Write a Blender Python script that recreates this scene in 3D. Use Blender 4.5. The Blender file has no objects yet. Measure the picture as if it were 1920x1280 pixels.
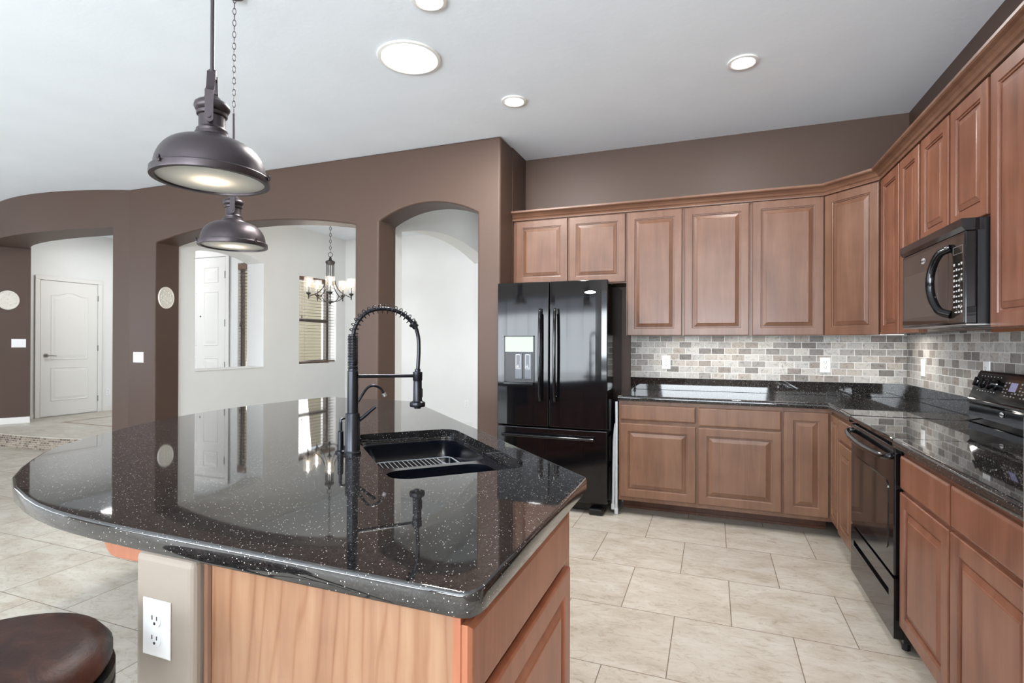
import bpy, bmesh, math, random
from math import pi, sin, cos, radians, sqrt
from mathutils import Matrix, Vector
random.seed(7)
scene = bpy.context.scene
COL = scene.collection

# ------------------------------------------------------------------ camera
CAMZ = 1.3105
YAW = 0.3619
cam_d = bpy.data.cameras.new('camera')
cam_d.sensor_width = 36.0
cam_d.lens = 993.65 * 36.0 / 1920.0
cam_d.clip_start = 0.05
cam = bpy.data.objects.new('camera', cam_d)
cam.matrix_world = (Matrix.Translation((0, 0, CAMZ)) @ Matrix.Rotation(YAW, 4, 'Z')
                    @ Matrix.Rotation(pi / 2 + 0.002, 4, 'X') @ Matrix.Rotation(0.0037, 4, 'Z'))
COL.objects.link(cam)
scene.camera = cam

# ------------------------------------------------------------------ world, exposure
w = bpy.data.worlds.new('world')
scene.world = w
w.use_nodes = True
bgn = w.node_tree.nodes['Background']
bgn.inputs[0].default_value = (0.80, 0.88, 1.0, 1)
bgn.inputs[1].default_value = 1.4
vs = scene.view_settings
vs.view_transform = 'Standard'
vs.look = 'None'
vs.gamma = 1.0
vs.use_curve_mapping = False
vs.exposure = 0.88

ZC = 3.017          # ceiling height
YB, XW = 4.69, 1.352  # kitchen back wall, kitchen right wall
YA = 4.055          # face of the arcade wall


def area(name, loc, direction, sx, sy, power, color=(1, 1, 1), shape='RECTANGLE', spread=None):
    l = bpy.data.lights.new(name, 'AREA')
    l.shape = shape
    l.size = sx
    if shape in ('RECTANGLE', 'ELLIPSE'):
        l.size_y = sy
    l.energy = power
    l.color = color
    if spread:
        l.spread = spread
    o = bpy.data.objects.new(name, l)
    o.location = loc
    o.rotation_euler = Vector(direction).to_track_quat('-Z', 'Y').to_euler()
    COL.objects.link(o)
    return o


# daylight through the windows of the rooms behind and beside the kitchen, then two added fills
area('daylight_rear_door', (-5.0, -4.35, 1.25), (0, 1, 1.0), 6.8, 2.3, 265, (0.88, 0.95, 1.0))
area('daylight_rear_window', (0.0, -4.35, 1.55), (0, 1, 1.3), 2.4, 1.8, 250, (0.88, 0.95, 1.0), spread=radians(135))
area('daylight_left_window', (-10.85, -0.4, 1.5), (1, 0, 0.30), 5.4, 2.0, 34, (0.88, 0.95, 1.0))
area('daylight_dining_window', (-6.6, 6.75, 1.7), (1, 0, -0.1), 1.3, 1.6, 26, (1, 0.98, 0.95))
area('foyer_fill_light', (-8.0, 5.2, 2.98), (0, 0.001, -1), 0.5, 0.5, 11, (1, 0.99, 0.97))  # added fill that brightens the foyer, no ceiling fitting behind it
area('hall_fill_light', (-2.3, 5.8, 2.98), (0, 0.001, -1), 0.3, 0.3, 0.5, (1, 0.99, 0.97))  # weak unseen fill added for the hall, stands for no known lamp


# ------------------------------------------------------------------ materials
def lin(c):
    c = c / 255.0
    return c / 12.92 if c <= 0.04045 else ((c + 0.055) / 1.055) ** 2.4


def rgb(r, g, b):
    return (lin(r), lin(g), lin(b), 1.0)


class NT:
    def __init__(self, m):
        self.nt = m.node_tree
        self.b = self.nt.nodes['Principled BSDF']

    def n(self, t, **kw):
        nd = self.nt.nodes.new(t)
        for k, v in kw.items():
            setattr(nd, k, v)
        return nd

    def l(self, a, b):
        self.nt.links.new(a, b)

    def math(self, op, a, b=None, c=None):
        nd = self.n('ShaderNodeMath', operation=op)
        for i, v in enumerate((a, b, c)):
            if v is None:
                continue
            if isinstance(v, (int, float)):
                nd.inputs[i].default_value = v
            else:
                self.l(v, nd.inputs[i])
        return nd.outputs[0]

    def mix(self, f, a, b, blend='MIX'):
        nd = self.n('ShaderNodeMix', data_type='RGBA', blend_type=blend)
        for i, v in ((0, f), (6, a), (7, b)):
            if isinstance(v, (int, float)):
                nd.inputs[i].default_value = v
            elif isinstance(v, tuple):
                nd.inputs[i].default_value = v
            else:
                self.l(v, nd.inputs[i])
        return nd.outputs[2]

    def noise(self, vec, scale, detail=4, rough=0.55, dist=0.0):
        nd = self.n('ShaderNodeTexNoise')
        nd.inputs['Scale'].default_value = scale
        nd.inputs['Detail'].default_value = detail
        nd.inputs['Roughness'].default_value = rough
        nd.inputs['Distortion'].default_value = dist
        if vec is not None:
            self.l(vec, nd.inputs['Vector'])
        return nd.outputs[0]

    def ramp(self, f, stops, interp='LINEAR'):
        nd = self.n('ShaderNodeValToRGB')
        cr = nd.color_ramp
        cr.interpolation = interp
        while len(cr.elements) < len(stops):
            cr.elements.new(0.5)
        for e, (p, c) in zip(cr.elements, stops):
            e.position = p
            e.color = c
        self.l(f, nd.inputs[0])
        return nd.outputs[0]

    def pos(self):
        return self.n('ShaderNodeNewGeometry').outputs['Position']

    def obj(self):
        return self.n('ShaderNodeTexCoord').outputs['Object']

    def mapping(self, vec, scale=(1, 1, 1), loc=(0, 0, 0), rot=(0, 0, 0)):
        nd = self.n('ShaderNodeMapping')
        nd.inputs['Scale'].default_value = scale
        nd.inputs['Location'].default_value = loc
        nd.inputs['Rotation'].default_value = rot
        self.l(vec, nd.inputs['Vector'])
        return nd.outputs[0]

    def bump(self, h, strength=0.2, dist=0.002):
        nd = self.n('ShaderNodeBump')
        nd.inputs['Strength'].default_value = strength
        nd.inputs['Distance'].default_value = dist
        self.l(h, nd.inputs['Height'])
        self.l(nd.outputs[0], self.b.inputs['Normal'])


def mat(name, col=(0.8, 0.8, 0.8, 1), rough=0.5, metal=0.0, ior=1.45, coat=0.0, coat_rough=0.05, emit=None, es=0.0):
    m = bpy.data.materials.new(name)
    m.use_nodes = True
    b = m.node_tree.nodes['Principled BSDF']
    b.inputs['Base Color'].default_value = col
    b.inputs['Roughness'].default_value = rough
    b.inputs['Metallic'].default_value = metal
    b.inputs['IOR'].default_value = ior
    b.inputs['Coat Weight'].default_value = coat
    b.inputs['Coat Roughness'].default_value = coat_rough
    if emit:
        b.inputs['Emission Color'].default_value = emit
        b.inputs['Emission Strength'].default_value = es
    return m


def paint(name, col, rough=0.6, bump=0.25, scale=60):
    m = mat(name, col, rough)
    t = NT(m)
    p = t.pos()
    n1 = t.noise(p, scale, 3, 0.6)
    n2 = t.noise(p, 2.0, 2, 0.5)
    c = t.mix(n2, tuple(x * 0.95 for x in col[:3]) + (1,), tuple(min(1, x * 1.05) for x in col[:3]) + (1,))
    t.l(c, t.b.inputs['Base Color'])
    t.bump(n1, bump, 0.002)
    return m


def wood(name, c_dark, c_mid, c_light, rough=0.36, axis='Z', grain=1.0, coat=0.1, fleck=1.0):
    m = mat(name, c_mid, rough, coat=coat, coat_rough=0.15)
    t = NT(m)
    o = t.obj()
    info = t.n('ShaderNodeObjectInfo').outputs['Random']
    comb = t.n('ShaderNodeCombineXYZ')
    s = t.math('MULTIPLY', info, 37.0)
    t.l(s, comb.inputs[0]); t.l(s, comb.inputs[1]); t.l(s, comb.inputs[2])
    va = t.n('ShaderNodeVectorMath', operation='ADD')
    t.l(o, va.inputs[0]); t.l(comb.outputs[0], va.inputs[1])
    v = va.outputs[0]
    sc = {'Z': (9, 9, 0.9), 'X': (0.9, 9, 9), 'Y': (9, 0.9, 9)}[axis]
    fine = {'Z': (90, 90, 4), 'X': (4, 90, 90), 'Y': (90, 4, 90)}[axis]
    g1 = t.noise(t.mapping(v, sc), 1.3 * grain, 4, 0.6, 0.6)
    g2 = t.noise(t.mapping(v, fine), 1.0, 3, 0.7)
    blot = t.noise(v, 5.0 * fleck, 3, 0.5)
    mixv = t.math('ADD', t.math('MULTIPLY', g1, 0.55), t.math('ADD', t.math('MULTIPLY', g2, 0.18), t.math('MULTIPLY', blot, 0.33)))
    c = t.ramp(mixv, [(0.36, c_dark), (0.52, c_mid), (0.68, c_light)])
    t.l(c, t.b.inputs['Base Color'])
    t.bump(g2, 0.04, 0.001)
    return m


def band(t, x, w_, half):
    """1 where |frac distance to integer| < half (x in tile units)"""
    f = t.math('FRACT', x)
    d = t.math('MINIMUM', f, t.math('SUBTRACT', 1.0, f))
    return t.math('LESS_THAN', d, half)


def tile_brick(name, axis, bw, bh, z0, u0, ramp, grout, gw, rough=0.55, mott=38):
    m = mat(name, rough=rough)
    t = NT(m)
    p = t.pos()
    sep = t.n('ShaderNodeSeparateXYZ')
    t.l(p, sep.inputs[0])
    if axis == 'X':
        u = sep.outputs[0]
    elif axis == 'Y':
        u = sep.outputs[1]
    else:
        u = axis(t, sep)
    z = sep.outputs[2]
    v = t.math('DIVIDE', t.math('SUBTRACT', z, z0), bh)
    row = t.math('FLOOR', v)
    off = t.math('MULTIPLY', t.math('MODULO', t.math('ADD', row, 40.0), 2.0), 0.5)
    uu = t.math('ADD', t.math('DIVIDE', t.math('SUBTRACT', u, u0), bw), t.math('ADD', off, 100.0))
    colm = t.math('FLOOR', uu)
    cb = t.n('ShaderNodeCombineXYZ')
    t.l(row, cb.inputs[0]); t.l(colm, cb.inputs[1])
    wn = t.n('ShaderNodeTexWhiteNoise')
    wn.noise_dimensions = '2D'
    t.l(cb.outputs[0], wn.inputs['Vector'])
    col = t.ramp(wn.outputs['Value'], ramp)
    n1 = t.noise(p, mott, 5, 0.65, 1.2)
    col = t.mix(1.0, col, t.ramp(n1, [(0.30, (0.50, 0.48, 0.46, 1)), (0.50, (0.98, 0.98, 0.97, 1)), (0.8, (1.0, 1.0, 1.0, 1))]), 'MULTIPLY')
    gu = band(t, uu, 1, gw / bw)
    gv = band(t, v, 1, gw / bh)
    g = t.math('MAXIMUM', gu, gv)
    t.l(t.mix(g, col, grout), t.b.inputs['Base Color'])
    hgt = t.math('ADD', t.math('SUBTRACT', 1.0, g), t.math('MULTIPLY', n1, 0.3))
    t.bump(hgt, 0.5, 0.002)
    return m


M = {}
M['brown'] = paint('brown wall paint', rgb(78, 59, 49), 0.5)
M['white_wall'] = paint('white wall paint', rgb(234, 234, 232), 0.6)
M['ceiling'] = paint('ceiling paint', rgb(238, 244, 251), 0.75, 0.5, 22)
M['beige_wall'] = paint('beige wall paint', rgb(148, 136, 124), 0.6)
M['trim'] = mat('white trim enamel', rgb(232, 230, 226), 0.35)
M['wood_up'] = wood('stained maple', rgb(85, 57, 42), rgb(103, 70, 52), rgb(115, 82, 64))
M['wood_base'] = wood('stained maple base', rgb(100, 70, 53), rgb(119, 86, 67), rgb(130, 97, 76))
M['wood_crown'] = wood('stained maple crown', rgb(88, 60, 45), rgb(106, 74, 57), rgb(119, 87, 68), axis='X')
M['wood_right'] = wood('stained maple red', rgb(94, 57, 42), rgb(117, 74, 55), rgb(131, 88, 69))
M['wood_island'] = wood('light maple veneer', rgb(129, 92, 67), rgb(150, 112, 85), rgb(164, 128, 99), rough=0.4, grain=1.6, coat=0.15, fleck=0.5)
M['wood_island_side'] = wood('orange stained maple', rgb(134, 80, 54), rgb(162, 100, 72), rgb(174, 112, 84), rough=0.35)
_t = NT(M['wood_island'])
_src = _t.b.inputs['Base Color'].links[0].from_socket
_wv = _t.n('ShaderNodeTexWave')
_wv.bands_direction = 'X'
_wv.inputs['Scale'].default_value = 8.0
_wv.inputs['Distortion'].default_value = 22.0
_wv.inputs['Detail'].default_value = 3.0
_wv.inputs['Detail Scale'].default_value = 0.55
_wv.inputs['Detail Roughness'].default_value = 0.45
_t.l(_t.mapping(_t.obj(), (1.0, 1.0, 0.16), (3.3, 0, 0.4)), _wv.inputs['Vector'])
_f = _t.ramp(_wv.outputs['Fac'], [(0.0, (0.82, 0.73, 0.66, 1)), (0.10, (0.95, 0.92, 0.90, 1)), (0.5, (1, 1, 1, 1)), (1.0, (1, 1, 1, 1))])
_t.l(_t.mix(1.0, _src, _f, 'MULTIPLY'), _t.b.inputs['Base Color'])
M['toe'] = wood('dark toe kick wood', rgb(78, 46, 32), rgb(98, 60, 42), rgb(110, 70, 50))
M['black_gloss'] = mat('black gloss enamel', (0.004, 0.004, 0.005, 1), 0.07, ior=1.5)
M['black_glass'] = mat('black glass', (0.006, 0.005, 0.005, 1), 0.03, ior=1.75)
M['black_satin'] = mat('black satin plastic', (0.008, 0.008, 0.009, 1), 0.3)
M['window_glass_dark'] = mat('smoked glass', (0.02, 0.016, 0.013, 1), 0.06, ior=1.7)
M['faucet'] = mat('gunmetal faucet', (0.035, 0.036, 0.042, 1), 0.27, metal=0.85)
M['bronze'] = mat('oil rubbed bronze', (0.062, 0.051, 0.056, 1), 0.38, metal=0.8)
M['iron'] = mat('dark brushed iron', (0.06, 0.055, 0.052, 1), 0.4, metal=0.7)
M['chrome'] = mat('satin nickel', (0.30, 0.285, 0.27, 1), 0.3, metal=1.0)
M['silver'] = mat('silver badge', (0.75, 0.75, 0.76, 1), 0.3, metal=0.6)
M['steel_wire'] = mat('coated rack wire', (0.42, 0.44, 0.48, 1), 0.35, metal=0.4)
M['white_plastic'] = mat('white plastic', rgb(240, 240, 240), 0.35)
M['slot'] = mat('outlet slot dark', (0.02, 0.02, 0.02, 1), 0.6)
M['print'] = mat('grey panel print', (0.5, 0.5, 0.5, 1), 0.5)
M['print_dim'] = mat('dim panel print', (0.2, 0.2, 0.2, 1), 0.5)
M['lcd'] = mat('lcd display', (0.16, 0.16, 0.24, 1), 0.2, emit=(0.3, 0.3, 0.6, 1), es=0.12)
M['panel_silver'] = mat('dispenser panel', (0.17, 0.19, 0.15, 1), 0.22, metal=0.4)
M['paddle'] = mat('smoked paddle', (0.06, 0.065, 0.075, 1), 0.25, metal=0.3)
M['plaster'] = paint('white plaster relief', rgb(222, 216, 206), 0.8, 0.6, 40)
M['blind'] = mat('blind slats', rgb(104, 92, 80), 0.5)
M['blind_wood'] = wood('brown wood valance', rgb(92, 66, 52), rgb(112, 84, 68), rgb(128, 98, 80), axis='Y')
M['frame_dark'] = mat('bronze window frame', rgb(84, 76, 70), 0.5)
M['stucco'] = paint('tan stucco', rgb(160, 148, 120), 0.9, 0.6, 25)
M['vinyl_white'] = mat('white coated steel', rgb(225, 228, 232), 0.35)
M['blue'] = mat('blue plastic', rgb(50, 95, 130), 0.4)
M['sink'] = mat('black granite composite', (0.004, 0.005, 0.009, 1), 0.12, ior=1.6)
M['alu'] = mat('brushed aluminium', (0.5, 0.5, 0.5, 1), 0.35, metal=0.9)
M['emit_can'] = mat('lit led diffuser', (1, 1, 1, 1), 0.5, emit=(1, 0.97, 0.93, 1), es=5.0)
M['emit_tube'] = mat('lit skylight diffuser', (1, 1, 1, 1), 0.5, emit=(1, 1, 1, 1), es=4.0)
M['bulb'] = mat('lit bulb', (1, 0.8, 0.5, 1), 0.5, emit=(1, 0.72, 0.38, 1), es=14.0)
M['emit_strip'] = mat('lit strip diffuser', (1, 1, 1, 1), 0.5, emit=(1, 0.95, 0.88, 1), es=0.8)

# leather
m = mat('brown leather', rgb(70, 44, 36), 0.5, ior=1.33)
t = NT(m)
n1 = t.noise(t.obj(), 9, 5, 0.6, 1.5)
n2 = t.noise(t.obj(), 160, 2, 0.5)
t.l(t.ramp(n1, [(0.3, rgb(28, 14, 10)), (0.5, rgb(46, 25, 19)), (0.72, rgb(80, 44, 33))]), t.b.inputs['Base Color'])
t.bump(t.math('ADD', n1, t.math('MULTIPLY', n2, 0.15)), 0.35, 0.006)
M['leather'] = m

# granite
m = mat('black galaxy granite', (0.01, 0.01, 0.011, 1), 0.03, ior=1.92)
t = NT(m)
p = t.pos()
vor = t.n('ShaderNodeTexVoronoi')
vor.inputs['Scale'].default_value = 270
t.l(p, vor.inputs['Vector'])
wn = t.n('ShaderNodeTexWhiteNoise')
t.l(vor.outputs['Color'], wn.inputs['Vector'])
pick = t.math('GREATER_THAN', wn.outputs['Value'], 0.895)
near = t.math('LESS_THAN', vor.outputs['Distance'], 0.25)
sp = t.math('MULTIPLY', pick, near)
big = t.n('ShaderNodeTexVoronoi')
big.inputs['Scale'].default_value = 420
t.l(p, big.inputs['Vector'])
wn2 = t.n('ShaderNodeTexWhiteNoise')
t.l(big.outputs['Color'], wn2.inputs['Vector'])
sp2 = t.math('MULTIPLY', t.math('GREATER_THAN', wn2.outputs['Value'], 0.78), 0.5)
base = t.ramp(t.noise(p, 60, 5, 0.7), [(0.35, (0.006, 0.006, 0.007, 1)), (0.7, (0.022, 0.020, 0.019, 1))])
c1 = t.mix(t.math('MULTIPLY', sp2, 0.16), base, (0.30, 0.27, 0.24, 1))
c2 = t.mix(sp, c1, (0.75, 0.72, 0.68, 1))
t.l(c2, t.b.inputs['Base Color'])
M['granite'] = m
m = m.copy()
m.name = 'black granite perimeter'
_b = m.node_tree.nodes['Principled BSDF']
_b.inputs['IOR'].default_value = 1.6
M['granite_dark'] = m

# textured clear glass
m = bpy.data.materials.new('seeded clear glass')
m.use_nodes = True
nt = m.node_tree
b = nt.nodes['Principled BSDF']
nt.nodes.remove(b)
out = nt.nodes['Material Output']
tr = nt.nodes.new('ShaderNodeBsdfTransparent')
gl = nt.nodes.new('ShaderNodeBsdfGlossy')
gl.inputs['Roughness'].default_value = 0.15
tl = nt.nodes.new('ShaderNodeBsdfTranslucent')
tl.inputs[0].default_value = (1, 0.93, 0.86, 1)
mx1 = nt.nodes.new('ShaderNodeMixShader'); mx1.inputs[0].default_value = 0.18
mx2 = nt.nodes.new('ShaderNodeMixShader'); mx2.inputs[0].default_value = 0.035
nt.links.new(tr.outputs[0], mx1.inputs[1]); nt.links.new(gl.outputs[0], mx1.inputs[2])
nt.links.new(mx1.outputs[0], mx2.inputs[1]); nt.links.new(tl.outputs[0], mx2.inputs[2])
nt.links.new(mx2.outputs[0], out.inputs[0])
M['seeded_glass'] = m

# window glass
m = bpy.data.materials.new('window glass')
m.use_nodes = True
nt = m.node_tree
nt.nodes.remove(nt.nodes['Principled BSDF'])
out = nt.nodes['Material Output']
tr = nt.nodes.new('ShaderNodeBsdfTransparent')
gl = nt.nodes.new('ShaderNodeBsdfGlossy'); gl.inputs['Roughness'].default_value = 0.02
mx1 = nt.nodes.new('ShaderNodeMixShader'); mx1.inputs[0].default_value = 0.06
nt.links.new(tr.outputs[0], mx1.inputs[1]); nt.links.new(gl.outputs[0], mx1.inputs[2])
nt.links.new(mx1.outputs[0], out.inputs[0])
M['glass'] = m

# frosted lamp glass
m = bpy.data.materials.new('frosted lamp glass')
m.use_nodes = True
nt = m.node_tree
nt.nodes.remove(nt.nodes['Principled BSDF'])
out = nt.nodes['Material Output']
tl = nt.nodes.new('ShaderNodeBsdfTranslucent'); tl.inputs[0].default_value = (0.95, 0.95, 0.92, 1)
df = nt.nodes.new('ShaderNodeBsdfPrincipled'); df.inputs['Base Color'].default_value = (0.80, 0.88, 0.86, 1); df.inputs['Roughness'].default_value = 0.25
mx1 = nt.nodes.new('ShaderNodeMixShader'); mx1.inputs[0].default_value = 0.5
nt.links.new(tl.outputs[0], mx1.inputs[1]); nt.links.new(df.outputs[0], mx1.inputs[2])
nt.links.new(mx1.outputs[0], out.inputs[0])
M['frosted'] = m

# floor: 20 inch travertine-look tiles in running bond
TA, TY0, TXA = 0.5075, 3.6703, -0.6751


def floor_mat(name, gcol):
    m = mat(name, rough=0.38)
    t = NT(m)
    p = t.pos()
    sep = t.n('ShaderNodeSeparateXYZ')
    t.l(p, sep.inputs[0])
    v = t.math('DIVIDE', t.math('SUBTRACT', TY0 + 0.5055 * 40, sep.outputs[1]), 0.5055)
    row = t.math('FLOOR', v)
    off = t.math('MULTIPLY', t.math('MODULO', row, 2.0), 0.5)
    uu = t.math('SUBTRACT', t.math('ADD', t.math('DIVIDE', t.math('SUBTRACT', sep.outputs[0], TXA), TA), 60.0), off)
    colm = t.math('FLOOR', uu)
    cb = t.n('ShaderNodeCombineXYZ')
    t.l(row, cb.inputs[0]); t.l(colm, cb.inputs[1])
    wn = t.n('ShaderNodeTexWhiteNoise'); wn.noise_dimensions = '2D'
    t.l(cb.outputs[0], wn.inputs['Vector'])
    sc = t.n('ShaderNodeVectorMath', operation='SCALE'); sc.inputs['Scale'].default_value = 13.0
    t.l(wn.outputs['Color'], sc.inputs[0])
    va = t.n('ShaderNodeVectorMath', operation='ADD')
    t.l(p, va.inputs[0]); t.l(sc.outputs[0], va.inputs[1])
    q = t.mapping(va.outputs[0], (1.0, 1.9, 1.0))
    n1 = t.noise(q, 3.2, 6, 0.62, 0.8)
    n2 = t.noise(q, 11, 6, 0.75, 1.8)
    c = t.ramp(n1, [(0.30, rgb(172, 160, 145)), (0.48, rgb(187, 178, 166)), (0.68, rgb(198, 192, 182))])
    c = t.mix(1.0, c, t.ramp(n2, [(0.30, (0.68, 0.61, 0.53, 1)), (0.48, (0.95, 0.96, 0.95, 1)), (0.60, (1, 1, 1, 1)), (0.75, (1, 1, 1, 1))]), 'MULTIPLY')
    tone = t.math('ADD', 0.94, t.math('MULTIPLY', wn.outputs['Value'], 0.08))
    hs = t.n('ShaderNodeHueSaturation')
    t.l(tone, hs.inputs['Value']); t.l(c, hs.inputs['Color'])
    g = t.math('MAXIMUM', band(t, uu, 1, 0.0042), band(t, v, 1, 0.0042))
    t.l(t.mix(g, hs.outputs[0], gcol), t.b.inputs['Base Color'])
    t.l(t.math('ADD', 0.36, t.math('MULTIPLY', g, 0.4)), t.b.inputs['Roughness'])
    t.bump(t.math('SUBTRACT', 1.0, g), 0.4, 0.0015)
    return m


M['floor'] = floor_mat('travertine floor tile', rgb(120, 106, 92))
M['floor_light'] = floor_mat('foyer travertine tile', rgb(190, 178, 162))
SPL = [(0.0, rgb(112, 106, 102)), (0.16, rgb(146, 141, 137)), (0.36, rgb(178, 175, 171)), (0.60, rgb(196, 193, 188)), (0.80, rgb(172, 162, 152)), (1.0, rgb(134, 126, 120))]
M['splash_x'] = tile_brick('tumbled stone brick', 'X', 0.1017, 0.0509, 1.016, -0.62, SPL, rgb(214, 213, 210), 0.0022)
M['splash_y'] = tile_brick('tumbled stone brick side', 'Y', 0.1017, 0.0509, 1.016, 4.66, SPL, rgb(214, 213, 210), 0.0022)
RIS = [(0.0, rgb(74, 62, 54)), (0.3, rgb(118, 104, 92)), (0.6, rgb(146, 130, 114)), (1.0, rgb(160, 146, 130))]
M['riser'] = tile_brick('mosaic riser', 'X', 0.05, 0.0255, 0.0, 0.0, RIS, rgb(176, 168, 156), 0.0022, mott=60)


# ------------------------------------------------------------------ mesh collector
class MB:
    def __init__(self):
        self.v = []
        self.f = []

    def add(self, verts, faces, mtx=None):
        o = len(self.v)
        if mtx is not None:
            verts = [tuple(mtx @ Vector(p)) for p in verts]
        self.v += [tuple(p) for p in verts]
        self.f += [tuple(i + o for i in f) for f in faces]
        return self

    def box(self, x0, y0, z0, x1, y1, z1, mtx=None):
        x0, x1 = min(x0, x1), max(x0, x1); y0, y1 = min(y0, y1), max(y0, y1); z0, z1 = min(z0, z1), max(z0, z1)
        v = [(x0, y0, z0), (x1, y0, z0), (x1, y1, z0), (x0, y1, z0), (x0, y0, z1), (x1, y0, z1), (x1, y1, z1), (x0, y1, z1)]
        f = [(3, 2, 1, 0), (4, 5, 6, 7), (0, 1, 5, 4), (1, 2, 6, 5), (2, 3, 7, 6), (3, 0, 4, 7)]
        return self.add(v, f, mtx)

    def prism(self, poly, a, b, axis='Z', mtx=None):
        """poly (2D) extruded from a to b along axis. Z:(x,y) Y:(x,z) X:(y,z)"""
        def P(p, h):
            return {'Z': (p[0], p[1], h), 'Y': (p[0], h, p[1]), 'X': (h, p[0], p[1])}[axis]
        n = len(poly)
        v = [P(p, a) for p in poly] + [P(p, b) for p in poly]
        f = [tuple(range(n))[::-1], tuple(range(n, 2 * n))]
        f += [(i, (i + 1) % n, n + (i + 1) % n, n + i) for i in range(n)]
        return self.add(v, f, mtx)

    def loops(self, loops, cap0=True, cap1=True, closed=False, mtx=None):
        n = len(loops[0])
        v = [p for L in loops for p in L]
        f = []
        m_ = len(loops)
        for k in range(m_ if closed else m_ - 1):
            k2 = (k + 1) % m_
            for i in range(n):
                j = (i + 1) % n
                f.append((k * n + i, k * n + j, k2 * n + j, k2 * n + i))
        if not closed:
            if cap0: f.append(tuple(range(n))[::-1])
            if cap1: f.append(tuple(range((m_ - 1) * n, m_ * n)))
        return self.add(v, f, mtx)

    def lathe(self, prof, c=(0, 0, 0), seg=32, mtx=None, cap0=True, cap1=True):
        L = [[(c[0] + r * cos(2 * pi * i / seg), c[1] + r * sin(2 * pi * i / seg), c[2] + z) for i in range(seg)] for r, z in prof]
        return self.loops(L, cap0, cap1, mtx=mtx)

    def tube(self, pts, r, seg=10, closed=False, mtx=None, flat=None):
        pts = [Vector(p) for p in pts]
        n = len(pts)
        rs = r if isinstance(r, (list, tuple)) else [r] * n
        L = []
        prev = None
        for i, p in enumerate(pts):
            a = pts[(i - 1) % n] if (closed or i > 0) else p
            b_ = pts[(i + 1) % n] if (closed or i < n - 1) else p
            tg = (b_ - a).normalized()
            if prev is None:
                up = Vector((0, 0, 1)) if abs(tg.z) < 0.95 else Vector((1, 0, 0))
                nx = tg.cross(up).normalized()
            else:
                nx = (prev - tg * prev.dot(tg)).normalized()
            prev = nx
            ny = tg.cross(nx)
            fl = flat or 1.0
            L.append([tuple(p + nx * (rs[i] * cos(2 * pi * k / seg)) + ny * (rs[i] * fl * sin(2 * pi * k / seg))) for k in range(seg)])
        return self.loops(L, True, True, closed, mtx)

    def cyl(self, p0, p1, r, seg=16, mtx=None):
        return self.tube([p0, p1], r, seg, mtx=mtx)

    def sphere(self, c, r, sx=1, sy=1, sz=1, seg=16, rings=8, mtx=None):
        prof = []
        L = []
        for k in range(rings + 1):
            a = -pi / 2 + pi * k / rings
            rr = max(cos(a), 0.001) * r
            L.append([(c[0] + sx * rr * cos(2 * pi * i / seg), c[1] + sy * rr * sin(2 * pi * i / seg), c[2] + sz * r * sin(a)) for i in range(seg)])
        return self.loops(L, mtx=mtx)


FR = {}   # frame of every top-level root: world matrix


def recalc(me):
    bm = bmesh.new()
    bm.from_mesh(me)
    bmesh.ops.recalc_face_normals(bm, faces=bm.faces[:])
    bm.to_mesh(me)
    bm.free()


def build(name, mb, material, parent=None, smooth=None, bevel=None, bseg=2, local=False, angle=35):
    """links ONE mesh object. Coordinates are world unless local=True (then in the parent thing's frame)."""
    verts = mb.v
    root = parent
    while root is not None and root.parent is not None:
        root = root.parent
    if root is not None and not local and root.name in FR:
        inv = FR[root.name].inverted()
        verts = [tuple(inv @ Vector(p)) for p in verts]
    me = bpy.data.meshes.new(name)
    me.from_pydata(verts, [], mb.f)
    me.validate()
    recalc(me)
    me.materials.append(material if not isinstance(material, str) else M[material])
    o = bpy.data.objects.new(name, me)
    COL.objects.link(o)
    if parent is not None:
        o.parent = parent
    if bevel:
        md = o.modifiers.new('bevel', 'BEVEL')
        md.width = bevel
        md.segments = bseg
        md.limit_method = 'ANGLE'
        md.angle_limit = radians(40)
        md.harden_normals = False
    if smooth:
        for p in me.polygons:
            p.use_smooth = True
        me.set_sharp_from_angle(angle=radians(angle))
    elif bevel:
        pass
    return o


def tag(o, label, cat=None, group=None, kind=None):
    o['label'] = label
    if cat: o['category'] = cat
    if group: o['group'] = group
    if kind: o['kind'] = kind
    return o


def thing(name, label, cat, loc=(0, 0, 0), rotz=0.0, group=None):
    o = bpy.data.objects.new(name, None)
    o.empty_display_size = 0.1
    COL.objects.link(o)
    o.location = loc
    o.rotation_euler = (0, 0, rotz)
    FR[o.name] = Matrix.Translation(loc) @ Matrix.Rotation(rotz, 4, 'Z')
    return tag(o, label, cat, group)


def struct(name, mb, material, label, cat, bevel=None, bseg=3, smooth=None):
    o = build(name, mb, material, None, bevel=bevel, bseg=bseg, smooth=smooth)
    return tag(o, label, cat, kind='structure')


def text_mesh(name, body, size, mtx, material, parent, extrude=0.0004):
    cu = bpy.data.curves.new('txt', 'FONT')
    cu.body = body
    cu.size = size
    cu.align_x = 'CENTER'
    cu.align_y = 'CENTER'
    cu.extrude = extrude
    tmp = bpy.data.objects.new('txt', cu)
    COL.objects.link(tmp)
    dg = bpy.context.evaluated_depsgraph_get()
    dg.update()
    me = bpy.data.meshes.new_from_object(tmp.evaluated_get(dg))
    bpy.data.objects.remove(tmp)
    root = parent
    while root.parent is not None:
        root = root.parent
    me.transform(FR[root.name].inverted() @ mtx)
    me.name = name
    me.materials.clear()
    me.materials.append(M[material])
    o = bpy.data.objects.new(name, me)
    COL.objects.link(o)
    o.parent = parent
    return o


def frame_mtx(origin, right, up, normal):
    r, u, n = Vector(right), Vector(up), Vector(normal)
    return Matrix(((r.x, u.x, n.x, origin[0]), (r.y, u.y, n.y, origin[1]), (r.z, u.z, n.z, origin[2]), (0, 0, 0, 1)))


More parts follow.
